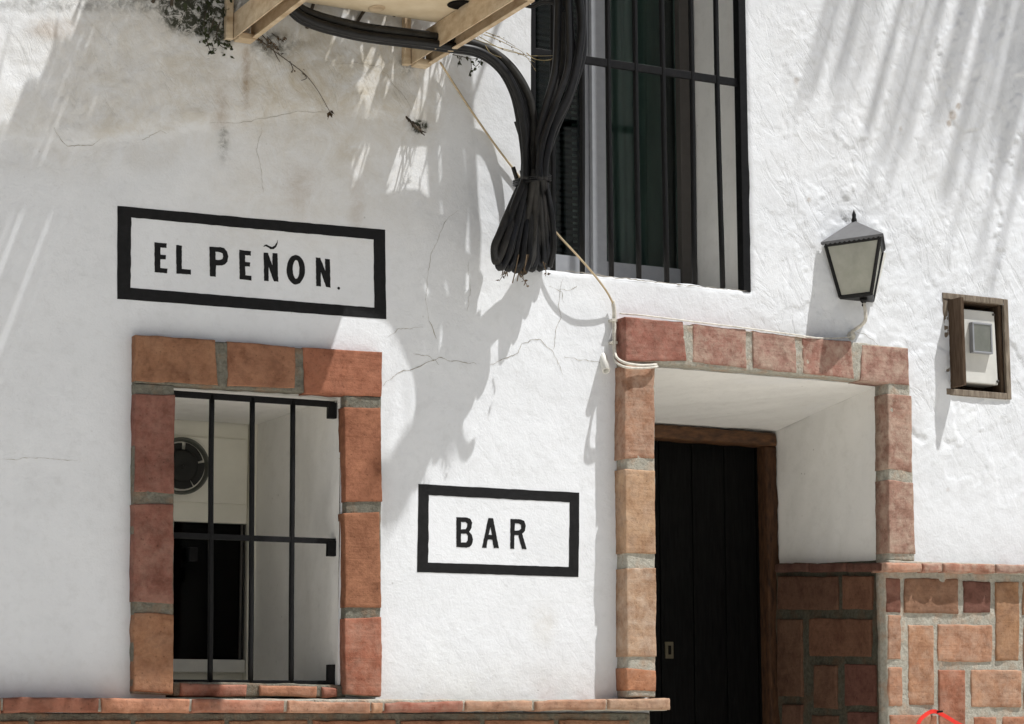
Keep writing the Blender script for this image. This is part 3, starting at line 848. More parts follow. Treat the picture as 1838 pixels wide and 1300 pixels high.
for k in range(5):
    a0 = k*math.pi*.4+.3
    mb = MB(); P = np.zeros((5, 7, 3))
    for i, rr in enumerate(np.linspace(.18, .82, 5)):
        for j, aa in enumerate(np.linspace(0, 1.15, 7)):
            P[i, j] = (fc[0]+fr_*rr*math.cos(a0+aa), y-.003-.011*(j/6), fc[2]+fr_*rr*math.sin(a0+aa))
    mb.grid(P); mb.build('blade', grey, fan, True)
lathe([(fr_*.58, y-.006), (fr_*.58, y-.014), (fr_*.50, y-.018), (fr_*.10, y-.020), (fr_*.09, y-.018), (fr_*.05, y-.018), (0.0005, y-.021)]).build('hub', grey, fan, True)

# grille of the small window
def bar_tube(mb, a, c, r, n=8, wob=0.0012, sd=0):
    a = np.array(a, float); c = np.array(c, float)
    k = 14; pts = []
    for i in range(k+1):
        t = i/k
        pts.append(a+(c-a)*t+np.array([vnoise(np.array([t*4+sd]), np.array([sd*1.7]))[0], 0, 0])*wob)
    mb.tube(pts, r, n)
dg = -0.022
T0, T1 = at(308, 706, dg), at(600, 727, dg)
M0, M1 = at(308, 964, dg), at(602, 969, dg)
L0, L1 = at(308, 1224, dg), at(600, 1228, dg)
def rail(P, Q_, hh, name, par):
    g = MB(); g.box((P[0], -dg-.004, min(P[2], Q_[2])-hh), (Q_[0], -dg+.004, max(P[2], Q_[2])+hh))
    return g.build(name, M['iron'], par, False, .0012)
grille = rail(T0, T1, .0075, 'window_grille', house)
rail(M0, M1, .003, 'rail', grille); rail(L0, L1, .006, 'rail', grille)
for i, (xa, ya, xb, yb_) in enumerate(((379.8, 709, 376.8, 1224), (452.8, 714, 450, 1226), (525.3, 718, 522.4, 1227))):
    m_ = MB(); bar_tube(m_, at(xa, ya, dg-.001), at(xb, yb_, dg-.001), .0072, 8, .001, i); m_.build('bar', M['iron'], grille, True)
for (xa, ya, xb, yb_) in ((589, 722, 603, 752), (588, 970, 602, 999), (588, 1193, 602, 1232)):
    P, S_ = at(xa, ya, dg), at(xb, yb_, dg)
    m_ = MB(); m_.box((P[0], -dg-.006, S_[2]), (S_[0], -dg+.012, P[2])); m_.build('lug', M['iron'], grille, False, .002)

# ------------------------------------------------------------------ upper window
yw = UPW_D
def wx(px, y=yw): return float(at(px, 300, -y)[0])
zs0 = UPW[2]+.003
def ubox(name, xa, xb, za, zb, y0, y1, m, par, bev=.002):
    m_ = MB(); m_.box((xa, y0, za), (xb, y1, zb)); return m_.build(name, m, par, False, bev)
zt_ = UPW[3]-.003
uf = ubox('upper_window', UPW[0]+.002, UPW[1]-.003, zs0, zs0+.02, yw-.01, yw+.09, M['alu_dark'], house)
xs_ = [wx(p) for p in (985, 1003, 1050, 1062, 1087, 1104, 1220, 1237)]
ubox('jamb', UPW[0]+.004, UPW[0]+.034, zs0+.0205, zt_, yw-.005, yw+.085, M['alu_dark'], uf)
ubox('jamb', xs_[6]+.002, UPW[1]-.004, zs0+.0205, zt_, yw-.005, yw+.085, M['alu_dark'], uf)
ubox('meeting_stile', xs_[2], xs_[3]-.0015, zs0+.0205, zt_, yw+.012, yw+.05, M['alu'], uf)
ubox('meeting_stile', xs_[3]+.0005, xs_[4], zs0+.0205, zt_, yw-.004, yw+.045, M['alu'], uf)
ubox('sash_rail', UPW[0]+.035, xs_[2]-.001, zs0+.0205, float(at(1030, 458, -yw)[2]), yw+.012, yw+.05, M['alu'], uf)
ubox('sash_rail', xs_[4]+.001, xs_[6]+.001, zs0+.0205, float(at(1160, 476, -yw)[2]), yw+.004, yw+.045, M['alu'], uf)
ubox('pane', UPW[0]+.035, xs_[2]-.001, zs0+.076, zt_, yw+.028, yw+.034, M['glass'], uf, 0)
ubox('pane', xs_[4]+.001, xs_[6]+.001, zs0+.076, zt_, yw+.02, yw+.026, M['glass'], uf, 0)
# curtain of soft folds behind the right pane
P = np.zeros((12, 90, 3))
for i, z in enumerate(np.linspace(zs0+.02, zt_, 12)):
    for j, x in enumerate(np.linspace(xs_[4]-.02, UPW[1]+.15, 90)):
        P[i, j] = (x, yw+.16+.022*math.sin(x*95+1.5*math.sin(x*21))+.006*math.sin(z*3+x*30), z)
m_ = MB(); m_.grid(P); m_.build('curtain', M['curtain'], uf, True)
# slatted blind behind the left pane
bl = None
zz = zs0+.05; k = 0
slat_mesh = None
xa_, xb_ = UPW[0]+.02, xs_[2]+.04
par = ubox('slatted_blind', xa_, xb_, zs0+.03, zs0+.045, yw+.075, yw+.10, M['blind'], uf)
while zz < 4.0:
    if slat_mesh is None:
        m_ = MB(); m_.prism([(xa_, yw+.078, zz), (xa_, yw+.081, zz+.001), (xa_, yw+.096, zz+.017), (xa_, yw+.093, zz+.016)], (xb_-xa_, 0, 0))
        o = m_.build('slat', M['blind'], par); slat_mesh = o.data; zb0 = zz
    else:
        o = bpy.data.objects.new('slat', slat_mesh); link(o, par); o.location = (0, 0, zz-zb0)
    zz += .0195
# grille of the upper window, set just inside the arris
du = -0.012
g = MB()
a_, c_ = at(1045, 101, du), at(1338, 157, du)
zr = (a_[2]+c_[2])/2
g.box((UPW[0]+.002, -du-.005, zr-.012), (UPW[1]-.002, -du+.005, zr+.012))
ug = g.build('window_grille', M['iron'], house, False, .0015)
tops_ = ((992, 992.5), (1043.5, 1046), (1092.5, 1097.2), (1141.5, 1146.5), (1189.5, 1196), (1241.5, 1247.5), (1287.5, 1297))
for i, (xa, xb) in enumerate(tops_):
    lo = at(xb, 505, du); hi = at(xa, 120, du)
    dxz = (hi[0]-lo[0])/(hi[2]-lo[2])
    lo = lo+np.array([0, 0, 0.0]); lo[2] = UPW[2]-.012
    top = lo+np.array([dxz*(4.9-lo[2]), 0, 4.9-lo[2]])
    m_ = MB(); bar_tube(m_, lo, top, .0082, 8, .0025, i+20); m_.build('bar', M['iron'], ug, True)
xh = at(1332.5, 400, du)[0]
m_ = MB(); m_.box((xh-.010, -du-.016, UPW[2]-.004), (xh+.016, -du+.016, 4.9)); m_.build('end_post', M['iron'], ug, False, .002)
m_ = MB(); m_.box((UPW[0]+.006, -du-.008, UPW[2]-.004), (UPW[0]+.022, -du+.012, 4.9)); m_.build('end_post', M['iron'], ug, False, .002)

# ------------------------------------------------------------------ painted signs
Z8 = lambda x, y: (180+x/3.404, 350+y/3.404)
Y3 = lambda x, y: (680+x/3.25, 560+y/3.25)
def on_wall(x, z, lift): return (x, -float(wall_h(np.array([x]), np.array([z]))[0])-lift, z)
def dense(poly, step=0.005, jit=0.0005, sd=0):
    out = []
    n = len(poly)
    for i in range(n):
        a = np.array(poly[i]); c = np.array(poly[(i+1) % n])
        k = max(1, int(np.linalg.norm(c-a)/step))
        for j in range(k):
            p = a+(c-a)*j/k
            out.append((p[0]+rng.uniform(-jit, jit), p[1]+rng.uniform(-jit, jit)))
    return out
def painted(name, outer, holes, parent, lift=0.0007):
    """flat paint following the plaster, outlines given in photo pixels"""
    W2 = lambda poly: dense([(at(*p)[0], at(*p)[2]) for p in poly])
    loops = [W2(outer)]+[W2(h) for h in holes]
    tri = tessellate_polygon([[Vector((x, z, 0)) for x, z in lp] for lp in loops])
    pts = [p for lp in loops for p in lp]
    H = wall_h(np.array([p[0] for p in pts]), np.array([p[1] for p in pts]))
    mb = MB(); mb.add([(x, -h-lift, z) for (x, z), h in zip(pts, H)], [tuple(t) for t in tri])
    return mb.build(name, M['paint'], parent, True)
def border(parent, out, inn, lift=0.0007):
    """painted frame as a strip grid hugging the wall; outer and inner corners TL TR BR BL"""
    mb = MB()
    for i in range(4):
        o0, o1, i0, i1 = out[i], out[(i+1) % 4], inn[i], inn[(i+1) % 4]
        o0, o1, i0, i1 = (np.array(at(*q))[[0, 2]] for q in (o0, o1, i0, i1))
        L = max(6, int(np.linalg.norm(o1-o0)/0.008)); 
        P = np.zeros((L+1, 6, 3))
        for a in range(L+1):
            t = a/L
            po, pi_ = o0+(o1-o0)*t, i0+(i1-i0)*t
            jo = 0.0006*vnoise(np.array([a*0.35]), np.array([i*7.3]))[0]; ji = 0.0008*vnoise(np.array([a*0.4]), np.array([i*7.3+50]))[0]
            dirn = (pi_-po)/np.linalg.norm(pi_-po)
            for c in range(6):
                q = po+dirn*jo+(pi_+dirn*ji-po-dirn*jo)*c/5
                P[a, c, 0], P[a, c, 2] = q
        P[..., 1] = -wall_h(P[..., 0], P[..., 2])-lift
        mb.grid(P)
    return mb.build('painted_border', M['paint'], parent, True)
def circ(cx, cy, rx, ry, n=28): return [(cx+rx*math.cos(2*math.pi*k/n), cy+ry*math.sin(2*math.pi*k/n)) for k in range(n)]
def m8(p): return [Z8(*q) for q in p]
def mD(p): return [D_(*q) for q in p]
c0 = at(450, 470)
s1 = thing('painted_sign', 'black framed EL PEÑON lettering painted on the white wall above the small window', 'sign', (c0[0], 0, c0[2]))
border(s1, [(210, 370), (691, 412.5), (693, 573.5), (210, 537)], [(235.5, 391), (670.5, 430), (671.5, 552.5), (234, 517)])
painted('letter', m8([(330,290),(405,297),(405,325),(368,322),(367,366),(400,368),(400,395),(367,393),(366,447),(410,452),(408,480),(331,474)]), [], s1)
painted('letter', m8([(463,306),(499,310),(498,452),(553,457),(553,487),(465,481)]), [], s1)
painted('letter', m8([(668,315),(735,319),(758,325),(775,345),(783,375),(777,408),(764,424),(745,432),(708,430),(706,500),(670,498)]), [m8([(705,347),(735,350),(748,358),(753,374),(748,390),(735,397),(706,396)])], s1)
painted('letter', m8([(850,335),(922,343),(922,371),(887,368),(887,409),(917,412),(917,438),(887,436),(888,490),(924,495),(924,523),(852,516)]), [], s1)
nl = painted('letter', m8([(1000,352),(1027,353),(1053,430),(1054,355),(1085,357),(1089,530),(1062,528),(1030,440),(1031,527),(1002,524)]), [], s1)
painted('tilde', m8([(998,318),(1005,305),(1018,302),(1035,312),(1052,318),(1068,308),(1080,290),(1087,270),(1086,298),(1078,318),(1062,331),(1042,332),(1022,316),(1010,313)]), [], nl)
painted('letter', m8(circ(1196, 457, 56, 91)), [m8(circ(1198, 455, 20, 57))], s1)
painted('letter', m8([(1318,382),(1345,384),(1376,465),(1374,390),(1404,393),(1407,567),(1380,563),(1348,470),(1349,560),(1320,557)]), [], s1)
painted('full_stop', m8(circ(1457, 571, 8, 9, 10)), [], s1)
c0 = at(895, 955)
s2 = thing('painted_sign', 'black framed BAR lettering painted on the sunlit wall beside the doorway', 'sign', (c0[0], 0, c0[2]))
border(s2, [(750, 869), (1039.4, 884.6), (1038.8, 1036), (748, 1027)], [(769, 889), (1022.2, 901.8), (1021, 1017.8), (768.3, 1010)])
painted('letter', mD([(452,93),(515,95),(535,103),(545,125),(541,155),(528,178),(544,195),(550,222),(545,250),(530,266),(510,270),(453,267)]), [mD([(480,120),(506,121),(516,130),(516,150),(506,162),(480,163)]), mD([(480,188),(510,189),(520,200),(520,225),(510,239),(480,240)])], s2)
painted('letter', mD([(640,97),(668,98),(702,273),(672,273),(663,224),(637,223),(629,272),(603,271)]), [mD([(653,150),(660,196),(643,195)])], s2)
painted('letter', mD([(770,102),(828,105),(850,115),(859,142),(854,172),(838,189),(865,280),(836,278),(815,197),(793,196),(792,278),(768,277)]), [mD([(795,128),(820,130),(831,138),(831,160),(820,170),(794,170)])], s2)

# ------------------------------------------------------------------ cracks in the plaster
def crack(pts, w=0.0024, sd=0):
    w *= 0.72
    P = [np.array(at(*p))[[0, 2]] for p in pts]
    L = []
    for a, c in zip(P[:-1], P[1:]):
        k = max(2, int(np.linalg.norm(c-a)/0.005))
        for j in range(k): L.append(a+(c-a)*j/k)
    L.append(P[-1]); L = np.array(L)
    n = len(L); t = np.arange(n)
    L[:, 0] += 0.004*fbm(t*0.35, t*0+sd, 0, 2, 91); L[:, 1] += 0.004*fbm(t*0.35, t*0+sd+30, 0, 2, 92)
    T = np.gradient(L, axis=0); T /= np.linalg.norm(T, axis=1)[:, None]+1e-9
    Nn = np.stack([-T[:, 1], T[:, 0]], 1)
    ww = w*(0.35+0.65*np.abs(fbm(t*0.4, t*0+sd+60, 0, 2, 93))*2)*np.sin(np.pi*(t+1)/(n+1))**0.35
    G = np.zeros((n, 2, 3))
    for s_, q in ((0, -.5), (1, .5)):
        X = L+Nn*(ww*q)[:, None]
        G[:, s_, 0] = X[:, 0]; G[:, s_, 2] = X[:, 1]; G[:, s_, 1] = -wall_h(X[:, 0], X[:, 1])-0.0009
    mb = MB(); mb.grid(G)
    return mb.build('crack', M['crack'], house, True)
for i, (pts, w) in enumerate((
    ([(686, 692), (716, 668), (752, 658), (785, 643), (830, 651), (856, 654)], .0028),
    ([(878, 655), (905, 643), (929, 634), (936, 617), (960, 608), (970, 611), (992, 634), (1006, 662), (1011, 676)], .0034),
    ([(1009, 500), (1002, 545), (1006, 570), (999, 590), (992, 628)], .0026),
    ([(1010, 640), (1040, 646), (1078, 650)], .0022),
    ([(770, 575), (776, 590), (781, 608)], .0034),
    ([(770, 580), (764, 545), (766, 500), (775, 450), (800, 395), (822, 378)], .002),
    ([(985, 512), (1008, 525), (1012, 545)], .002), ([(1000, 520), (1022, 522), (1035, 515)], .0024),
    ([(470, 228), (460, 268), (470, 310), (473, 345)], .0018),
    ([(740, 635), (770, 640), (787, 655)], .002), ([(840, 470), (843, 520), (838, 560)], .0014),
    ([(1520, 590), (1545, 600), (1580, 622)], .0018),
    ([(95, 230), (108, 252), (120, 262), (165, 262), (180, 250)], .0024), ([(255, 250), (285, 236), (300, 240)], .0022),
    ([(600, 118), (640, 115), (680, 122), (720, 172), (738, 200)], .0024),
    ([(375, 220), (420, 222), (470, 214), (530, 201), (600, 203)], .0022),
    ([(690, 610), (715, 590), (760, 588)], .0016), ([(0, 825), (60, 822), (140, 826)], .0014), ([(1000, 485), (1060, 492), (1100, 498), (1150, 503), (1200, 509), (1270, 516), (1340, 523)], .005))):
    crack(pts, w, i*3.3)

# ------------------------------------------------------------------ air conditioner on two brackets
ZB = 3.386                                                   # top of the bracket arms
XL0, XL1, XRr0, XRr1 = 1.952, 2.010, 2.475, 2.530
AC0, AC1 = 0.19, 0.56
ac = thing('air_conditioner', 'cream outdoor air conditioner seen from below on two brackets above the lettering', 'air conditioner', (2.23, -0.37, ZB+.002))
m_ = MB(); m_.box((XL0-.06, -AC1, ZB+.012), (XRr1-.004, -AC0, ZB+.52)); m_.build('casing', M['cream'], ac, False, .008)
# base pan with its folded lip, and the stamped dimples
m_ = MB(); m_.box((XL0-.066, -AC1-.006, ZB+.002), (XRr1+.0, -AC0+.006, ZB+.03)); pan = m_.build('base_pan', M['cream'], ac, False, .004)
m_ = MB(); acx, acz = XL0+.22, ZB+.27
for rr_ in (.05, .09, .13, .17, .205):
    m_.tube([(acx+rr_*math.cos(a), -AC1-.012, acz+rr_*math.sin(a)) for a in np.linspace(0, 2*math.pi, 41)], .0025, 5, False)
for a in np.linspace(0, 2*math.pi, 13)[:-1]: m_.tube([(acx+.04*math.cos(a), -AC1-.010, acz+.04*math.sin(a)), (acx+.206*math.cos(a), -AC1-.010, acz+.206*math.sin(a))], .002, 5)
m_.build('fan_grille', M['cream'], ac)
m_ = MB(); m_.prism([(acx+.20*math.cos(a), -AC1-.0015, acz+.20*math.sin(a)) for a in np.linspace(0, 2*math.pi, 41)[:-1]], (0, -.002, 0)); m_.build('fan_opening', M['dark_hole'], ac)
def dimple(px, py, rx, ry, m, name, par):
    c = at(px, py, 0.3)
    v = ray(px, py); t = (ZB+.0015-CAM[2])/v[2]; c = CAM+v*t
    mb = MB(); n = 24
    for (k, dz) in ((1.0, -.0005), (.82, -.004), (.6, -.0015)):
        mb.v += [(c[0]+rx*k*math.cos(2*math.pi*i/n), c[1]+ry*k*math.sin(2*math.pi*i/n), ZB+.0015+dz) for i in range(n)]
    for q in range(2):
        for i in range(n): mb.f.append((q*n+i, q*n+(i+1) % n, (q+1)*n+(i+1) % n, (q+1)*n+i))
    mb.f.append(tuple(2*n+i for i in range(n)))
    return mb.build(name, m, par, True)
dimple(676, 15, .022, .03, M['beam'], 'dimple', pan)
dimple(826, 8, .034, .04, M['dark_hole'], 'drain_hole', pan)
def bracket(x0, x1, label):
    t = thing('steel_bracket', label, 'bracket', ((x0+x1)/2, 0, ZB-.08), 'brackets under the air conditioner')
    L = 0.665; w = .004
    # U channel, open downwards
    m_ = MB()
    m_.box((x0, -L, ZB-.072), (x0+w, -.012, ZB)); m_.box((x1-w, -L, ZB-.072), (x1, -.012, ZB))
    m_.box((x0+w, -L, ZB-w), (x1-w, -.012, ZB-.0005)); m_.box((x0+w, -L, ZB-.072), (x1-w, -L+w, ZB-w-.001))
    m_.box((x1-w-.012, -L+w+.001, ZB-.0725), (x1-w-.0005, -.03, ZB-.069))
    m_.build('arm', M['beam'], t, False, .001)
    m_ = MB(); m_.box((x0+w+.001, -.055, ZB-.078), (x1-w-.001, -.014, ZB-.060)); m_.build('end_block', M['beam'], t, False, .003)
    m_ = MB(); m_.box((x0-.022, -.03, ZB-.075), (x0-.002, -.009, ZB+.45)); m_.build('wall_plate', M['beam'], t, False, .002)
    return t
bracket(XL0, XL1, 'left cream steel bracket arm, standing by the mossy patch, under the air conditioner')
bracket(XRr0, XRr1, 'right cream steel bracket arm, beside the cable arch, under the air conditioner')

# ------------------------------------------------------------------ black cables
cb = thing('cable_bundle', 'thick bundle of black cables hanging in tied coils left of the upper window', 'cables', tuple(at(945, 320, .15)))
def cable(pts, r=.0098, par=None, m='rubber', name='cable', n=8, k=8):
    mb = MB(); mb.tube(spline([at(*p) for p in pts], k), r, n)
    return mb.build(name, M[m], par if par is not None else cb, True)
# runs under the air conditioner that arch over and drop into the bundle
base_run = [(500, -18), (545, 28), (640, 56), (740, 70), (802, 78), (862, 90), (905, 120), (934, 168), (946, 222), (948, 280), (948, 322)]
near_run = [(500, -26), (545, 22), (640, 52), (740, 66), (800, 77), (855, 89), (900, 117), (924, 148), (936, 195), (941, 260), (939, 322)]
cabr = random.Random(21)
def run(path, d, off, wob, fall=0.0):
    out = []
    for i, (x, y) in enumerate(path):
        k = min(1, max(0, i-4)/3)                      # the spread turns from vertical to sideways at the arch
        out.append((x+off*k*(0.55 if i > 8 else 1)+cabr.uniform(-wob, wob)*(0 if i > 8 else 1), y-off*(1-k)*0.8+cabr.uniform(-wob, wob)*.7, d-fall*min(1, max(0, i-5)/3)+cabr.uniform(-.003, .003)))
    return out
near_d = [.080, .080, .080, .080, .080, .074, .066, .060, .056, .050, .046]
for off, rr in ((-3, .0062), (3, .0055)):
    cable([(x+off*.5, y+off, d+off*.0008) for (x, y), d in zip(near_run, near_d)], rr)
for j in range(9):
    cable(run(base_run, .128+.0095*j, ((j*7) % 5-2)*6.0, 1.3), cabr.uniform(.0075, .0125), m=cabr.choice(['rubber', 'rubber', 'dusty']))
# second group: comes down past the window in a wide sweep
sweep = [((1008, -40), (1012, 40), (1010, 110), (992, 170), (972, 225), (962, 275), (956, 322), .20),
         ((1022, -40), (1028, 40), (1026, 110), (1004, 175), (980, 232), (966, 280), (958, 322), .225),
         ((1034, -40), (1042, 40), (1040, 105), (1018, 172), (990, 232), (970, 282), (961, 322), .245),
         ((1040, -40), (1047, 30), (1046, 100), (1026, 170), (997, 232), (974, 285), (963, 322), .215),
         ((1016, -40), (1020, 45), (1016, 120), (996, 185), (976, 240), (964, 285), (955, 322), .255),
         ((1000, -40), (1003, 50), (998, 125), (982, 190), (968, 240), (960, 285), (951, 322), .235)]
for *pts, d in sweep:
    pts = [(pts[0][0]-14, -330), (pts[0][0]-5, -180)]+list(pts)
    cable([(x+cabr.uniform(-4, 4)*(0 if i > 7 else 1)+(14 if i > 7 else 7 if i > 6 else 0), y, d+cabr.uniform(-.004, .004)) for i, (x, y) in enumerate(pts)], cabr.uniform(.008, .0125), m=cabr.choice(['rubber', 'rubber', 'dusty']))
# a thin loop that curls over the window bars from the sweep
cable([(1012, 20, .22), (1000, 8, .21), (975, 4, .19), (955, 12, .17), (930, 6, .15)], .006)
# coils below the tie: each a narrow hairpin
coils = [(937, 322, 884, 462, 896, 466, .10, .0100), (940, 322, 890, 470, 905, 474, .135, .0105), (942, 322, 905, 476, 921, 478, .16, .0100), (945, 322, 918, 478, 934, 480, .12, .0100),
         (948, 322, 930, 482, 946, 482, .17, .0105), (951, 322, 948, 478, 962, 478, .14, .0095), (955, 322, 962, 480, 976, 478, .18, .0105), (958, 322, 972, 476, 983, 470, .13, .0098),
         (961, 322, 982, 468, 990, 440, .20, .0100), (939, 322, 897, 455, 912, 462, .19, .0098), (953, 322, 940, 470, 955, 474, .21, .0100), (963, 316, 990, 445, 984, 470, .165, .0090)]
for i, (tx, tyy, ax, ay, bx_, by_, d, r_) in enumerate(coils):
    tx = 953+(tx-950)*(1.75 if tx > 950 else 1.05)
    mx = (tx+ax)/2-7+i % 3*3; my = (tyy+ay)/2
    dB = .205-.18*(ax-884)/106.0+cabr.uniform(-.004, .004)
    bw = cabr.uniform(-7, 7); ay += cabr.uniform(-9, 4); by_ += cabr.uniform(-7, 4)
    f = lambda t: (tx+(ax-tx)*t+bw*math.sin(t*3.14), tyy+(ay-tyy)*t, d+(dB-d)*min(1, 1.5*t))
    g_ = lambda t: (tx+4+(bx_-tx-4)*t, tyy+(by_-tyy)*t, d+(dB+.004-d)*min(1, 1.5*t)-.002)
    cable([(tx, tyy-16, d), f(.0), f(.25), f(.5), f(.75), f(.93), ((ax+bx_)/2, max(ay, by_)+4, dB+.004), g_(.92), g_(.72), g_(.45), g_(.2), g_(.0), (tx+3, tyy-14, d-.004)], r_*cabr.uniform(.85, 1.2), k=6, m=cabr.choice(['rubber', 'rubber', 'dusty']))
# short loose tail over the glass
cable([(972, 300, .16), (984, 350, .17), (992, 400, .18), (994, 445, .17), (986, 480, .15)], .008)
for x0_, y0_, x1_, y1_, dd in ((936, 250, 926, 218, .10), (972, 262, 986, 226, .2), (966, 300, 978, 285, .21), (930, 330, 921, 300, .12)):
    cable([(x0_+6, y0_+26, dd), (x0_, y0_, dd+.006), (x1_, y1_, dd+.012)], .006, k=5, m='dusty')
# ties
tie = MB()
c = np.mean([at(946, 322, .10), at(964, 322, .24)], axis=0)
for dz in (-.006, .0, .006):
    tie.tube([c+np.array([.040*math.cos(a), .080*math.sin(a), dz+-.004+.010*math.sin(a+.6)]) for a in np.linspace(0, 2*math.pi, 25)], .003, 6, False)
tie.build('cable_tie', M['rubber'], cb, True)
# ends of cut cable, showing copper and straw
m_ = MB()
for i in range(9):
    px = 900+rng.uniform(0, 55); p = at(px, 470, .13+rng.uniform(0, .06))
    q = p+np.array([rng.uniform(-.02, .03), rng.uniform(-.02, .02), -rng.uniform(.03, .06)])
    m_.tube([p+np.array([0, 0, .02]), (p+q)/2+np.array([rng.uniform(-.008, .008), 0, 0]), q], .0016, 5)
m_.build('frayed_end', M['dry_leaf'], cb, True)

# thin beige wire from the bracket to the doorway
tw = thing('thin_cable', 'thin beige cable slanting behind the black coils and down to the doorway corner', 'cable', tuple(at(940, 330, .03)))
def wirepts(pts, m, par, r, name='cable'): return cable(pts, r, par, m, name, 7, 8)
wirepts([(790, 112, .022), (840, 190, .014), (890, 262, .013), (935, 322, .013), (965, 372, .018), (997, 416, .035), (1030, 452, .045), (1062, 488, .042), (1088, 522, .028), (1101, 546, .014)], 'beige_cable', tw, .0031)
w2 = thing('thin_cable', 'pair of whitewashed wires running down and round the top of the left door pillar', 'cable', tuple(at(1105, 600, .03)))
wirepts([(1101, 540, .016), (1104, 558, .018), (1104, 590, .022), (1104, 628, .030), (1108, 643, .052), (1124, 652, .074), (1150, 656, .072), (1174, 655, .068), (1180, 654, .03)], 'grey_cable', w2, .0038)
wirepts([(1099, 545, .012), (1101, 562, .012), (1101, 595, .014), (1102, 635, .024), (1106, 650, .050), (1122, 659, .078), (1150, 661, .073), (1176, 659, .068), (1181, 657, .03)], 'grey_cable', w2, .0036)
for px, py in ((1102.5, 575), (1102.5, 615)):
    p = at(px, py, .02); m_ = MB(); m_.box((p[0]-.009, p[1]-.004, p[2]-.004), (p[0]+.009, .002, p[2]+.004)); m_.build('clip', M['grey_cable'], w2, False, .001)
# wire lying along the top of the lintel
wirepts([(1112, 563, .03), (1160, 567, .055), (1240, 577, .06), (1330, 588, .06), (1420, 600, .06), (1470, 607, .06), (1520, 606, .03), (1528, 600, .012)], 'grey_cable', w2, .0022)
# short pipe stub
pp = thing('pipe_stub', 'short white plastic pipe stub poking out left of the door pillar', 'pipe', tuple(at(1085, 655, .0)))
a_, c_ = at(1081, 636, -.01), at(1088, 666, .034)
dirv = (c_-a_)/np.linalg.norm(c_-a_)
m_ = MB()
ang = np.linspace(0, 2*math.pi, 15)[:-1]
e1 = np.cross(dirv, [1, 0, 0]); e1 /= np.linalg.norm(e1); e2 = np.cross(dirv, e1)
for P_, rr in ((a_, .0115), (c_, .0115), (c_, .0085), (a_+(c_-a_)*.35, .0085)):
    m_.v += [tuple(P_+rr*(math.cos(q)*e1+math.sin(q)*e2)) for q in ang]
n_ = len(ang)
for i in range(3):
    for j in range(n_): m_.f.append((i*n_+j, i*n_+(j+1) % n_, (i+1)*n_+(j+1) % n_, (i+1)*n_+j))
m_.f.append(tuple(3*n_+j for j in range(n_)))
m_.build('pipe', M['white_plastic'], pp, True)

# ------------------------------------------------------------------ wall lantern
lw0 = at(1534, 487, 0.0)
lan = thing('wall_lantern', 'black wall lantern with grey pointed roof and dusty panes above the doorway', 'lantern', (lw0[0], -0.012, lw0[2]))
zT, zB = at(1534, 441, .05)[2], at(1534, 533, .04)[2]
lx, ly = lw0[0], -0.014
hT, hB = .116, .066                                       # half widths on the wall, glass top and bottom
def tri3(h, z): return [np.array([lx-h, ly, z]), np.array([lx-.28*h, ly-1.40*h, z]), np.array([lx+.82*h, ly, z])]
T3, B3 = tri3(hT, zT), tri3(hB, zB)
cage = MB()
for a_, c_ in zip(T3, B3): cage.tube([a_, c_], .0062, 6)
for P3 in (T3, B3):
    for i in range(3): cage.tube([P3[i], P3[(i+1) % 3]], .006, 6)
cage.build('cage', M['lamp_metal'], lan)
for i in range(2):
    g = MB(); q = [B3[i], B3[i+1], T3[i+1], T3[i]]
    cc = sum(q)/4
    g.prism([cc+(p-cc)*.985 for p in q], (0, .0025, 0)); g.build('glass_pane', M['frosted'], lan)
g = MB(); g.prism([np.array([lx-hB, ly+.006, zB]), np.array([lx+hB, ly+.006, zB]), np.array([lx+hT, ly+.006, zT]), np.array([lx-hT, ly+.006, zT])], (0, .004, 0)); g.build('back_plate', M['white_plastic'], lan)
g = MB(); g.prism(tri3(hB, zB-.006), (0, 0, .005)); g.build('floor_plate', M['lamp_metal'], lan)
hr = .133
ze = zT+.005
apex = np.array([lx-.020, ly-.018, ze+.078])
E3 = tri3(hr, ze)
roof = MB()
for i in range(2):
    a_, c_ = E3[i], E3[i+1]; cols = 52; base = len(roof.v)
    out = np.array([-1, -1, 0.0]) if i == 0 else np.array([1, -1, 0.0])
    for j in range(cols+1):
        p = a_+(c_-a_)*j/cols; roof.v.append(tuple(p+out*.001+np.array([0, 0, -.0035-.0045*abs(math.sin(math.pi*j/4.0))])))
    for j in range(cols+1): roof.v.append(tuple(a_+(c_-a_)*j/cols+np.array([0, 0, .003])))
    roof.v.append(tuple(apex))
    for j in range(cols):
        roof.f.append((base+j, base+j+1, base+cols+2+j, base+cols+1+j)); roof.f.append((base+cols+1+j, base+cols+2+j, base+2*(cols+1)))
b0 = len(roof.v); roof.v += [tuple(E3[0]+np.array([0, 0, .003])), tuple(E3[2]+np.array([0, 0, .003])), tuple(apex)]; roof.f.append((b0+1, b0, b0+2))
roof.build('roof', M['roof_metal'], lan)
g = MB(); g.prism([p*1.0 for p in tri3(hr-.004, ze-.002)], (0, 0, .0025)); g.build('roof_lining', M['lamp_metal'], lan)
def revolve(mb, cx, cy, prof, n=12):
    base = len(mb.v)
    for r_, z in prof: mb.v += [(cx+r_*math.cos(2*math.pi*i/n), cy+r_*math.sin(2*math.pi*i/n), z) for i in range(n)]
    for i in range(len(prof)-1):
        for j in range(n): mb.f.append((base+i*n+j, base+i*n+(j+1) % n, base+(i+1)*n+(j+1) % n, base+(i+1)*n+j))
za = apex[2]
g = MB(); revolve(g, apex[0], apex[1], [(.008, za-.010), (.0085, za+.002), (.006, za+.010), (.0065, za+.018), (.004, za+.026), (.0004, za+.034)]); g.build('finial', M['lamp_metal'], lan, True)
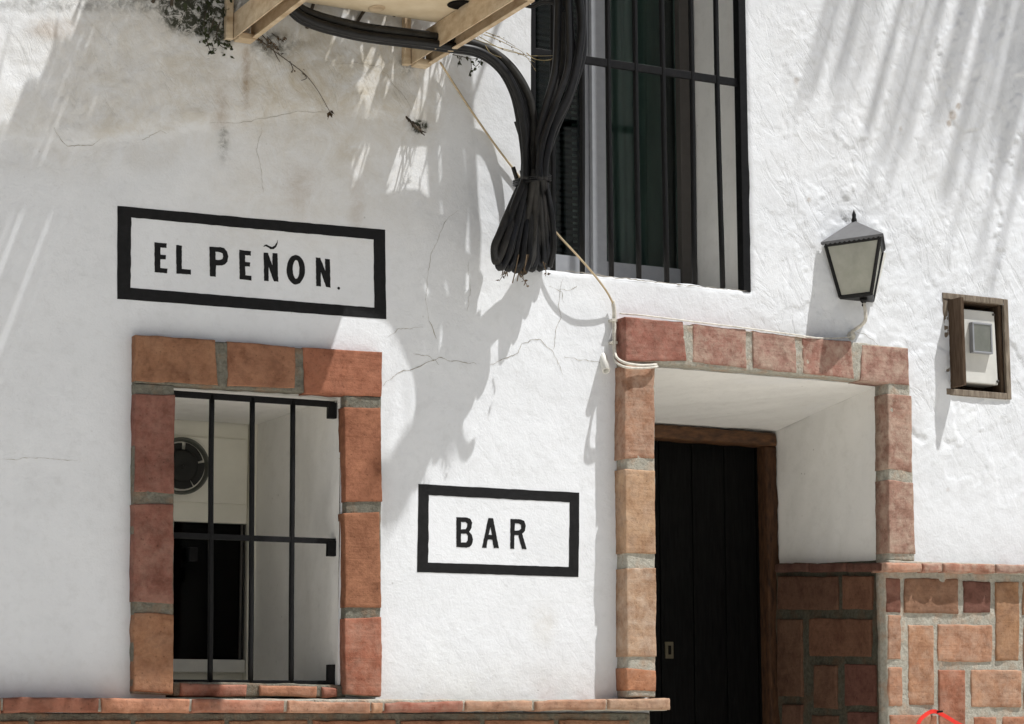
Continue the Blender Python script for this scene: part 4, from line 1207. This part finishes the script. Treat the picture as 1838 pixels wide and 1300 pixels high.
for kx in (-.046, -.022):
    g = MB(); revolve(g, lx+kx, ly-.055-.9*(kx+.046), [(.0004, zT-.002), (.011, zT-.002), (.011, zT-.028), (.013, zT-.032), (.012, zT-.052), (.0004, zT-.054)]); g.build('lamp_socket', M['lamp_metal'], lan, True)
g = MB(); revolve(g, lx-.012, ly-.045, [(.0004, zB-.006), (.013, zB-.008), (.010, zB-.016), (.005, zB-.022), (.007, zB-.029), (.0004, zB-.036)]); g.build('base_knob', M['lamp_metal'], lan, True)
wallp = at(1527, 603, 0.006)
g = MB(); g.tube(spline([(lx-.012, ly-.045, zB-.020), (lx-.012, ly-.052, zB-.050), (lx-.012, ly-.045, zB-.080), (wallp[0], -.014, wallp[2]+.012), wallp], 6), .0055, 8); g.build('bracket_arm', M['grey_cable'], lan, True)
g = MB(); g.tube([wallp+np.array([0, -.008, 0]), wallp+np.array([0, .012, 0])], .013, 12); g.build('wall_rose', M['grey_cable'], lan, True)

# ------------------------------------------------------------------ meter box
DB = 0.005
bx0, bx1, bz0, bz1 = METER
mbx = thing('meter_box', 'open weathered wooden meter cupboard sunk in the wall right of the doorway', 'box', ((bx0+bx1)/2, 0, (bz0+bz1)/2))
fx0, fx1, fz0, fz1 = bx0-.020, bx1+.018, bz0-.020, bz1+.020
def mboard(a, c, name, m): 
    b_ = MB(); b_.box(a, c); return b_.build(name, m, mbx, False, .0022)
mboard((fx0, -DB, bz1), (fx1-.0185, .006, fz1), 'frame_board', M['grey_wood'])
mboard((fx0, -DB-.002, fz0), (fx1-.0185, .006, bz0), 'frame_board', M['grey_wood'])
mboard((bx1, -DB-.001, fz0+.001), (fx1, .006, fz1-.001), 'frame_board', M['grey_wood'])
mboard((fx0+.001, -DB+.002, bz0+.0005), (bx0, .006, bz1-.0005), 'frame_board', M['grey_wood'])
mboard((bx0+.0005, -.066, bz0+.003), (bx0+.0125, .004, bz1-.003), 'door_leaf', M['brown_wood'])
dp = .085
for a, c in (((bx0, .007, bz0-.012), (bx0+.012, dp, bz1+.012)), ((bx1-.012, .007, bz0-.012), (bx1, dp, bz1+.012)), ((bx0+.0125, .007, bz1-.002), (bx1-.0125, dp, bz1+.012)), ((bx0+.0125, .007, bz0-.012), (bx1-.0125, dp, bz0+.002))):
    mboard(a, c, 'lining_board', M['brown_wood'])
mboard((bx0, dp+.001, bz0-.012), (bx1, dp+.012, bz1+.012), 'back_board', M['brown_wood'])
xm1 = at(*G7(1190, 670), -.012)[0]; xm1b = at(*G7(1213, 1080), -.012)[0]; xm0 = bx0+.0175
zm1, zm0 = at(*G7(1100, 672), -.012)[2], at(*G7(1100, 1080), -.012)[2]
et = thing('electric_meter', 'pale electricity meter with small dusty window inside the wooden cupboard', 'meter', ((xm0+xm1)/2, .04, (zm0+zm1)/2))
m_ = MB(); m_.prism([(xm0, .012, zm0), (xm1b, .012, zm0), (xm1, .012, zm1), (xm0, .012, zm1)], (0, .07, 0)); m_.build('case', M['meter'], et, False, .004)
wA, wB = at(*G7(1060, 738), -.002), at(*G7(1176, 918), -.002)
m_ = MB(); fw_ = .006
for a, c in (((wA[0], wB[2]), (wB[0], wB[2]+fw_)), ((wA[0], wA[2]-fw_), (wB[0], wA[2])), ((wA[0], wB[2]+fw_+.0002), (wA[0]+fw_, wA[2]-fw_-.0002)), ((wB[0]-fw_, wB[2]+fw_+.0002), (wB[0], wA[2]-fw_-.0002))):
    m_.box((a[0], -.006, a[1]), (c[0], .012, c[1]))
m_.build('window_rim', M['alu'], et, False, .0012)
m_ = MB(); m_.box((wA[0]+fw_+.0003, .009, wB[2]+fw_+.0003), (wB[0]-fw_-.0003, .0118, wA[2]-fw_-.0003)); m_.build('dial', simple('dark dial plate', (0.10, 0.12, 0.112), .6, 0, .3, 60), et)
m_ = MB(); m_.box((wA[0]+fw_+.0003, -.004, wB[2]+fw_+.0003), (wB[0]-fw_-.0003, -.002, wA[2]-fw_-.0003)); m_.build('cover_glass', M['meter_glass'], et)
for q in ((xm1-.006, zm1-.010), (xm1b-.004, zm0+.012), (xm0+.008, zm0+.010)):
    m_ = MB(); m_.tube([(q[0], .006, q[1]), (q[0], .014, q[1])], .004, 8); m_.build('screw', M['alu_dark'], et, True)

# ------------------------------------------------------------------ red strap at the foot of the right facing
nail = at(1675, 1279, .05)
rs = thing('plastic_strap', 'bright red plastic strap hung over a nail in the brick facing by the doorway', 'strap', tuple(nail))
m_ = MB()
def strap(pts, w=.012):
    P = spline([at(*p) for p in pts], 8)
    for i in range(len(P)-1):
        a, c = P[i], P[i+1]; t = (c-a)/np.linalg.norm(c-a); nn = np.cross(t, [0, 1, 0]); nn /= np.linalg.norm(nn)
        m_.add([a-nn*w/2, a+nn*w/2, c+nn*w/2, c-nn*w/2, a-nn*w/2+[0, .0015, 0], a+nn*w/2+[0, .0015, 0], c+nn*w/2+[0, .0015, 0], c-nn*w/2+[0, .0015, 0]],
               [(0, 1, 2, 3), (7, 6, 5, 4), (0, 4, 5, 1), (3, 2, 6, 7)])
strap([(1628, 1370, .07), (1640, 1325, .08), (1650, 1296, .085), (1662, 1283, .08), (1676, 1277, .07), (1692, 1283, .075), (1714, 1296, .08), (1738, 1312, .075), (1760, 1350, .07)])
m_.build('strap', M['red'], rs)
m_ = MB(); m_.tube([nail+np.array([0, -.045, .003]), nail+np.array([0, .03, -.003])], .003, 6); m_.build('nail', M['iron'], rs, True)

# ------------------------------------------------------------------ plants on the wall
def leaf(mb, p, size, seed, droop=0.4):
    r_ = random.Random(seed)
    a = r_.uniform(0, 2*math.pi); el = r_.uniform(-1.2, .5)
    d = np.array([math.cos(a)*math.cos(el), math.sin(a)*math.cos(el), math.sin(el)-droop]); d /= np.linalg.norm(d)
    s = np.cross(d, [r_.uniform(-1, 1), r_.uniform(-1, 1), r_.uniform(-.3, 1)]); s /= np.linalg.norm(s)+1e-9
    n = np.cross(d, s)
    w = size*r_.uniform(.22, .36)
    mb.add([p, p+d*size*.35+s*w+n*size*.06, p+d*size, p+d*size*.35-s*w+n*size*.06, p+d*size*.6-n*size*.03], [(0, 1, 4), (1, 2, 4), (2, 3, 4), (3, 0, 4)])
def creeper(label, stems, m_stem, m_leaf, size, nleaf, r0=.0022, name='dry_creeper', cat='plant'):
    p0 = at(*stems[0][0])
    t = thing(name, label, cat, tuple(p0))
    ms, ml = MB(), MB(); k = 0
    for s in stems:
        P = spline([at(*q) for q in s], 7)
        ms.tube(P, r0, 5, True, [r0*(1-.6*i/len(P)) for i in range(len(P))])
        for i in range(nleaf):
            f = rng.random()**.7
            p = P[int(f*(len(P)-1))]
            leaf(ml, p+np.array([rng.uniform(-.004, .004), rng.uniform(-.01, 0), rng.uniform(-.004, .004)]), size*rng.uniform(.5, 1.1), rng.random()); k += 1
    ms.build('stem', m_stem, t, True)
    if nleaf: ml.build('foliage', m_leaf, t)
    return t
creeper('leafy creeper tips hanging beside the left bracket under the mossy patch', [[(385, 30, .05), (378, 55, .05), (372, 75, .055), (380, 98, .06)], [(395, 40, .05), (388, 66, .05), (398, 84, .055), (414, 86, .06)], [(370, 20, .04), (366, 45, .045), (374, 70, .05)]], M['twig'], M['leaf'], .017, 16, .0016)
creeper('long bare creeper stem with a leaf tuft hanging between the two brackets', [[(465, 70, .03), (490, 90, .03), (520, 112, .035), (548, 134, .035), (570, 162, .035), (585, 188, .03), (594, 204, .03)], [(490, 88, .02), (498, 104, .02), (503, 112, .015)], [(520, 110, .02), (526, 124, .02), (522, 130, .02)], [(543, 130, .02), (550, 140, .02), (541, 145, .02)]], M['twig'], M['dry_leaf'], .008, 3, .0017)
t_ = MB()
for i in range(9): leaf(t_, at(593+rng.uniform(-3, 3), 200+rng.uniform(-3, 6), .03), .020*rng.uniform(.7, 1.1), i+50, 1.2)
o = t_.build('leaf_tuft', M['dry_leaf'], [q for q in COL.objects if q.name.startswith('dry_creeper')][-1])
creeper('leafy twigs trailing under the cable arch right of the right bracket', [[(812, 98, .10), (830, 102, .11), (848, 106, .12), (862, 104, .12), (874, 112, .12)], [(868, 100, .12), (860, 114, .12), (852, 122, .12), (848, 130, .12)], [(825, 100, .10), (824, 118, .10)], [(845, 106, .10), (846, 124, .10), (843, 136, .10)]], M['twig'], M['leaf'], .014, 9, .0013)
creeper('dry straw lying along the top of the cable arch', [[(868, 62, .17), (890, 70, .17), (915, 82, .17), (940, 96, .17), (962, 128, .18)], [(850, 70, .18), (885, 82, .18), (920, 92, .18), (950, 100, .18), (1003, 100, .17)], [(860, 66, .19), (900, 88, .19), (935, 98, .19), (960, 112, .19)], [(872, 58, .16), (898, 68, .16), (925, 84, .16)], [(945, 95, .2), (960, 106, .2), (985, 108, .2), (1000, 98, .2)], [(870, 80, .2), (880, 95, .21), (900, 104, .21)]], M['straw'], M['dry_leaf'], .008, 7, .0014)
creeper('dry broken root tuft jutting from the wall below the right bracket', [[(727, 208, .0), (738, 220, .02), (750, 232, .03), (762, 243, .05)], [(732, 212, .0), (745, 226, .018), (756, 230, .03)], [(738, 222, .0), (752, 233, .02), (764, 238, .03)], [(740, 218, .0), (748, 228, .03), (757, 240, .06)]], M['twig'], M['dry_leaf'], .01, 4, .0035)
creeper('withered brown roots dangling below the black cable coils', [[(915, 470, .14), (905, 490, .14), (896, 505, .14)], [(918, 474, .14), (932, 492, .15), (942, 505, .15), (948, 516, .15)], [(925, 474, .14), (936, 486, .15), (940, 500, .15)], [(975, 470, .1), (980, 488, .1), (979, 496, .1)], [(910, 468, .15), (912, 485, .15), (903, 494, .15)]], M['dry_leaf'], M['dry_leaf'], .012, 5, .0017)
creeper('dark moss tufts and roots on the wall beside the left bracket', [[(470, 62, .01), (480, 76, .015), (478, 92, .02)], [(480, 66, .01), (492, 82, .015), (502, 98, .02)], [(462, 66, .01), (474, 84, .015)], [(488, 60, .01), (505, 72, .015), (512, 66, .02)]], M['twig'], M['dry_leaf'], .012, 14, .0013)
# mossy creeper mass rooted on the wall behind and above the air conditioner
cm = thing('wall_creeper', 'dark leafy creeper growing on the wall above the mossy patch behind the air conditioner', 'plant', (2.0, 0, 3.5))
ml = MB()
lr = random.Random(12)
def foliage(n, xr, zr, dr, size):
    for i in range(n):
        x = lr.uniform(*xr); z = lr.uniform(*zr); d = lr.uniform(*dr)
        leaf(ml, np.array([x, -d, z]), size*lr.uniform(.6, 1.3), lr.random())
def fol2(n, zr, dr, size, extra=0.0):
    for i in range(n):
        z = lr.uniform(*zr); x = lr.uniform(1.72, 2.49+SUN_A*(z-3.3)+extra*lr.random()); d = lr.uniform(*dr)
        leaf(ml, np.array([x, -d, z]), size*lr.uniform(.6, 1.3), lr.random())
fol2(640, (3.62, 4.02), (.01, .27), .060)
foliage(150, (1.80, 1.96), (3.36, 3.62), (.004, .03), .022)
foliage(70, (1.86, 1.95), (3.27, 3.36), (.003, .02), .013)
for i in range(70):
    z = lr.uniform(3.60, 3.95); x = 2.47+SUN_A*(z-3.3)+lr.uniform(0, .16); d = lr.uniform(.02, .16)
    L = lr.uniform(.05, .14); p = np.array([x, -d, z]); q = p+np.array([lr.uniform(-.03, .03), lr.uniform(-.09, .03), -L])
    sd_ = np.array([.0035, .001, 0]); ml.add([p-sd_, p+sd_, q, p+np.array([0, .003, 0])], [(0, 1, 2), (1, 3, 2), (3, 0, 2)])
fo = ml.build('foliage', M['leaf'], cm); fo['kind'] = 'stuff'
ms = MB()
for i in range(14):
    x = lr.uniform(1.7, 2.45)
    ms.tube(spline([(x, -.01, 3.36+lr.uniform(0, .2)), (x+lr.uniform(-.1, .1), -.03, 3.6), (x+lr.uniform(-.2, .2), -.06, 3.85), (x+lr.uniform(-.2, .2), -.05, 4.1)], 5), .005, 5)
ms.build('stem', M['twig'], cm, True)

# ------------------------------------------------------------------ unseen cane awning, left, and cane eave, right, both added to cast shade
def cane_strip(mb, x, d0, d1, z, r, sk=0.0):
    mb.tube([(x, -d0, z), (x+sk*(d1-d0), -d1, z-.01)], r, 5)
HA = 4.32
aw = thing('added_shade_awning', 'added cane awning, out of view, put there to shade the left of the wall', 'awning', (1.4, -1.0, HA))
am = MB(); cr = random.Random(3)
def inner_d(x):
    return float(np.interp(x, [0.4, 1.3, 1.55, 1.70, 1.745, 1.79, 1.838, 1.90, 2.0, 2.6], [.80, .80, .68, .50, .425, .375, .330, .285, .25, .22]))
x = 0.3
while x < 2.56:
    r_ = cr.uniform(.008, .012)
    cane_strip(am, x, inner_d(x)+cr.uniform(-.02, .03), 1.10+cr.uniform(-.05, .08), HA, r_, cr.uniform(-.01, .01))
    x += r_*2*(1.0 if cr.random() > .04 else 1.25)
oc = am.build('canes', M['cane'], aw, True); oc['kind'] = 'stuff'
am = MB()
for d in (.45, .95): am.tube([(0.2, -d, HA+.03), (2.62, -d, HA+.03)], .02, 8)
am.build('rail', M['twig'], aw, True)
am = MB()
for xx in (.5, 1.5, 2.5): am.tube([(xx, .0, HA+.35), (xx, -1.05, HA+.055)], .012, 6)
am.build('stay', M['iron'], aw, True)
# ragged blades on its inner edge
am = MB()
for i in range(34):
    x = cr.uniform(1.50, 2.35); d = inner_d(x)
    a = cr.uniform(-.9, .1)
    L = cr.uniform(.05, .16)
    p = np.array([x, -d-.02, HA+.012]); q = p+np.array([math.sin(a)*L, math.cos(a)*L, cr.uniform(-.02, .03)])
    s = np.cross(q-p, [0, 0, 1.0]); s = s/np.linalg.norm(s)*cr.uniform(.004, .012)
    am.add([p-s, p+s, q, p-s+[0, 0, .002], p+s+[0, 0, .002]], [(0, 1, 2), (4, 3, 2), (0, 3, 4, 1), (1, 4, 2), (3, 0, 2)])
am.build('frayed_edge', M['cane'], aw)['kind'] = 'stuff'
HE = 7.0  # unseen eave canes, added for soft streaks of shade at upper right
ev = thing('added_shade_canes', 'added loose canes at the roof edge, out of view, for streaks of shade', 'awning', (5.7, -.5, HE))
am = MB(); cr = random.Random(8)
for i in range(300):
    u = cr.random()**.66
    x = 4.98+u*1.75
    d1 = cr.uniform(.84, 1.10)+.20*u*cr.random()+.06*cr.random()
    cane_strip(am, x, -.1, d1, HE+cr.uniform(-.03, .03), cr.uniform(.004, .0115), cr.uniform(-.05, .05))
am.build('canes', M['cane'], ev, True)['kind'] = 'stuff'

# ------------------------------------------------------------------ unseen fern pot on a wall arm, added for its shadow on the wall
hp_z = 4.25
sw_ = at(715, 875, 0)
hp = np.array([sw_[0]+SUN_A*(hp_z-sw_[2]), -SUN_B*(hp_z-sw_[2]), hp_z])
fp = thing('added_shade_fern', 'added fern in a clay pot on a wall arm, out of view, for its shadow', 'plant', tuple(hp))
def rev(mb, prof, n=18):
    base = len(mb.v)
    for r_, z in prof: mb.v += [(hp[0]+r_*math.cos(2*math.pi*i/n), hp[1]+r_*math.sin(2*math.pi*i/n), hp[2]+z) for i in range(n)]
    for i in range(len(prof)-1):
        for j in range(n): mb.f.append((base+i*n+j, base+i*n+(j+1) % n, base+(i+1)*n+(j+1) % n, base+(i+1)*n+j))
g = MB(); rev(g, [(.0005, -.045), (.026, -.045), (.034, .03), (.039, .03), (.039, .042), (.033, .042), (.030, .025), (.0005, .024)]); g.build('pot', M['brick'], fp, True).color = (.32, .13, .07, .1)
g = MB(); fr2 = random.Random(5)
for i in range(70):
    a = fr2.uniform(0, 6.283); L = fr2.uniform(.06, .13)
    def fq(r_, z): 
        dx = r_*math.cos(a)
        return hp+np.array([dx, .26*r_*math.sin(a)+.30*dx, z])
    P = [fq(.03, .03), fq(.03+L*.5, .05), fq(.03+L, fr2.uniform(-.06, .03))]
    S_ = spline(P, 4); sd2 = np.array([-math.sin(a), math.cos(a), 0])*fr2.uniform(.005, .010)
    for q in range(len(S_)-1):
        w0, w1 = 1-q/len(S_), 1-(q+1)/len(S_)
        g.add([S_[q]-sd2*w0, S_[q]+sd2*w0, S_[q+1]+sd2*w1, S_[q+1]-sd2*w1], [(0, 1, 2, 3)])
g.build('foliage', M['leaf'], fp)
g = MB()
for a in (0, 2.09, 4.19): g.tube([hp+np.array([.048*math.cos(a), .048*math.sin(a), .04]), hp+np.array([0, 0, .45])], .0012, 4)
g.tube([hp+np.array([0, -.02, .46]), np.array([hp[0], .01, hp_z+.46])], .006, 6); g.tube([hp+np.array([0, .25, .45]), np.array([hp[0], .01, hp_z+.2])], .005, 6)
g.build('wall_arm', M['iron'], fp)
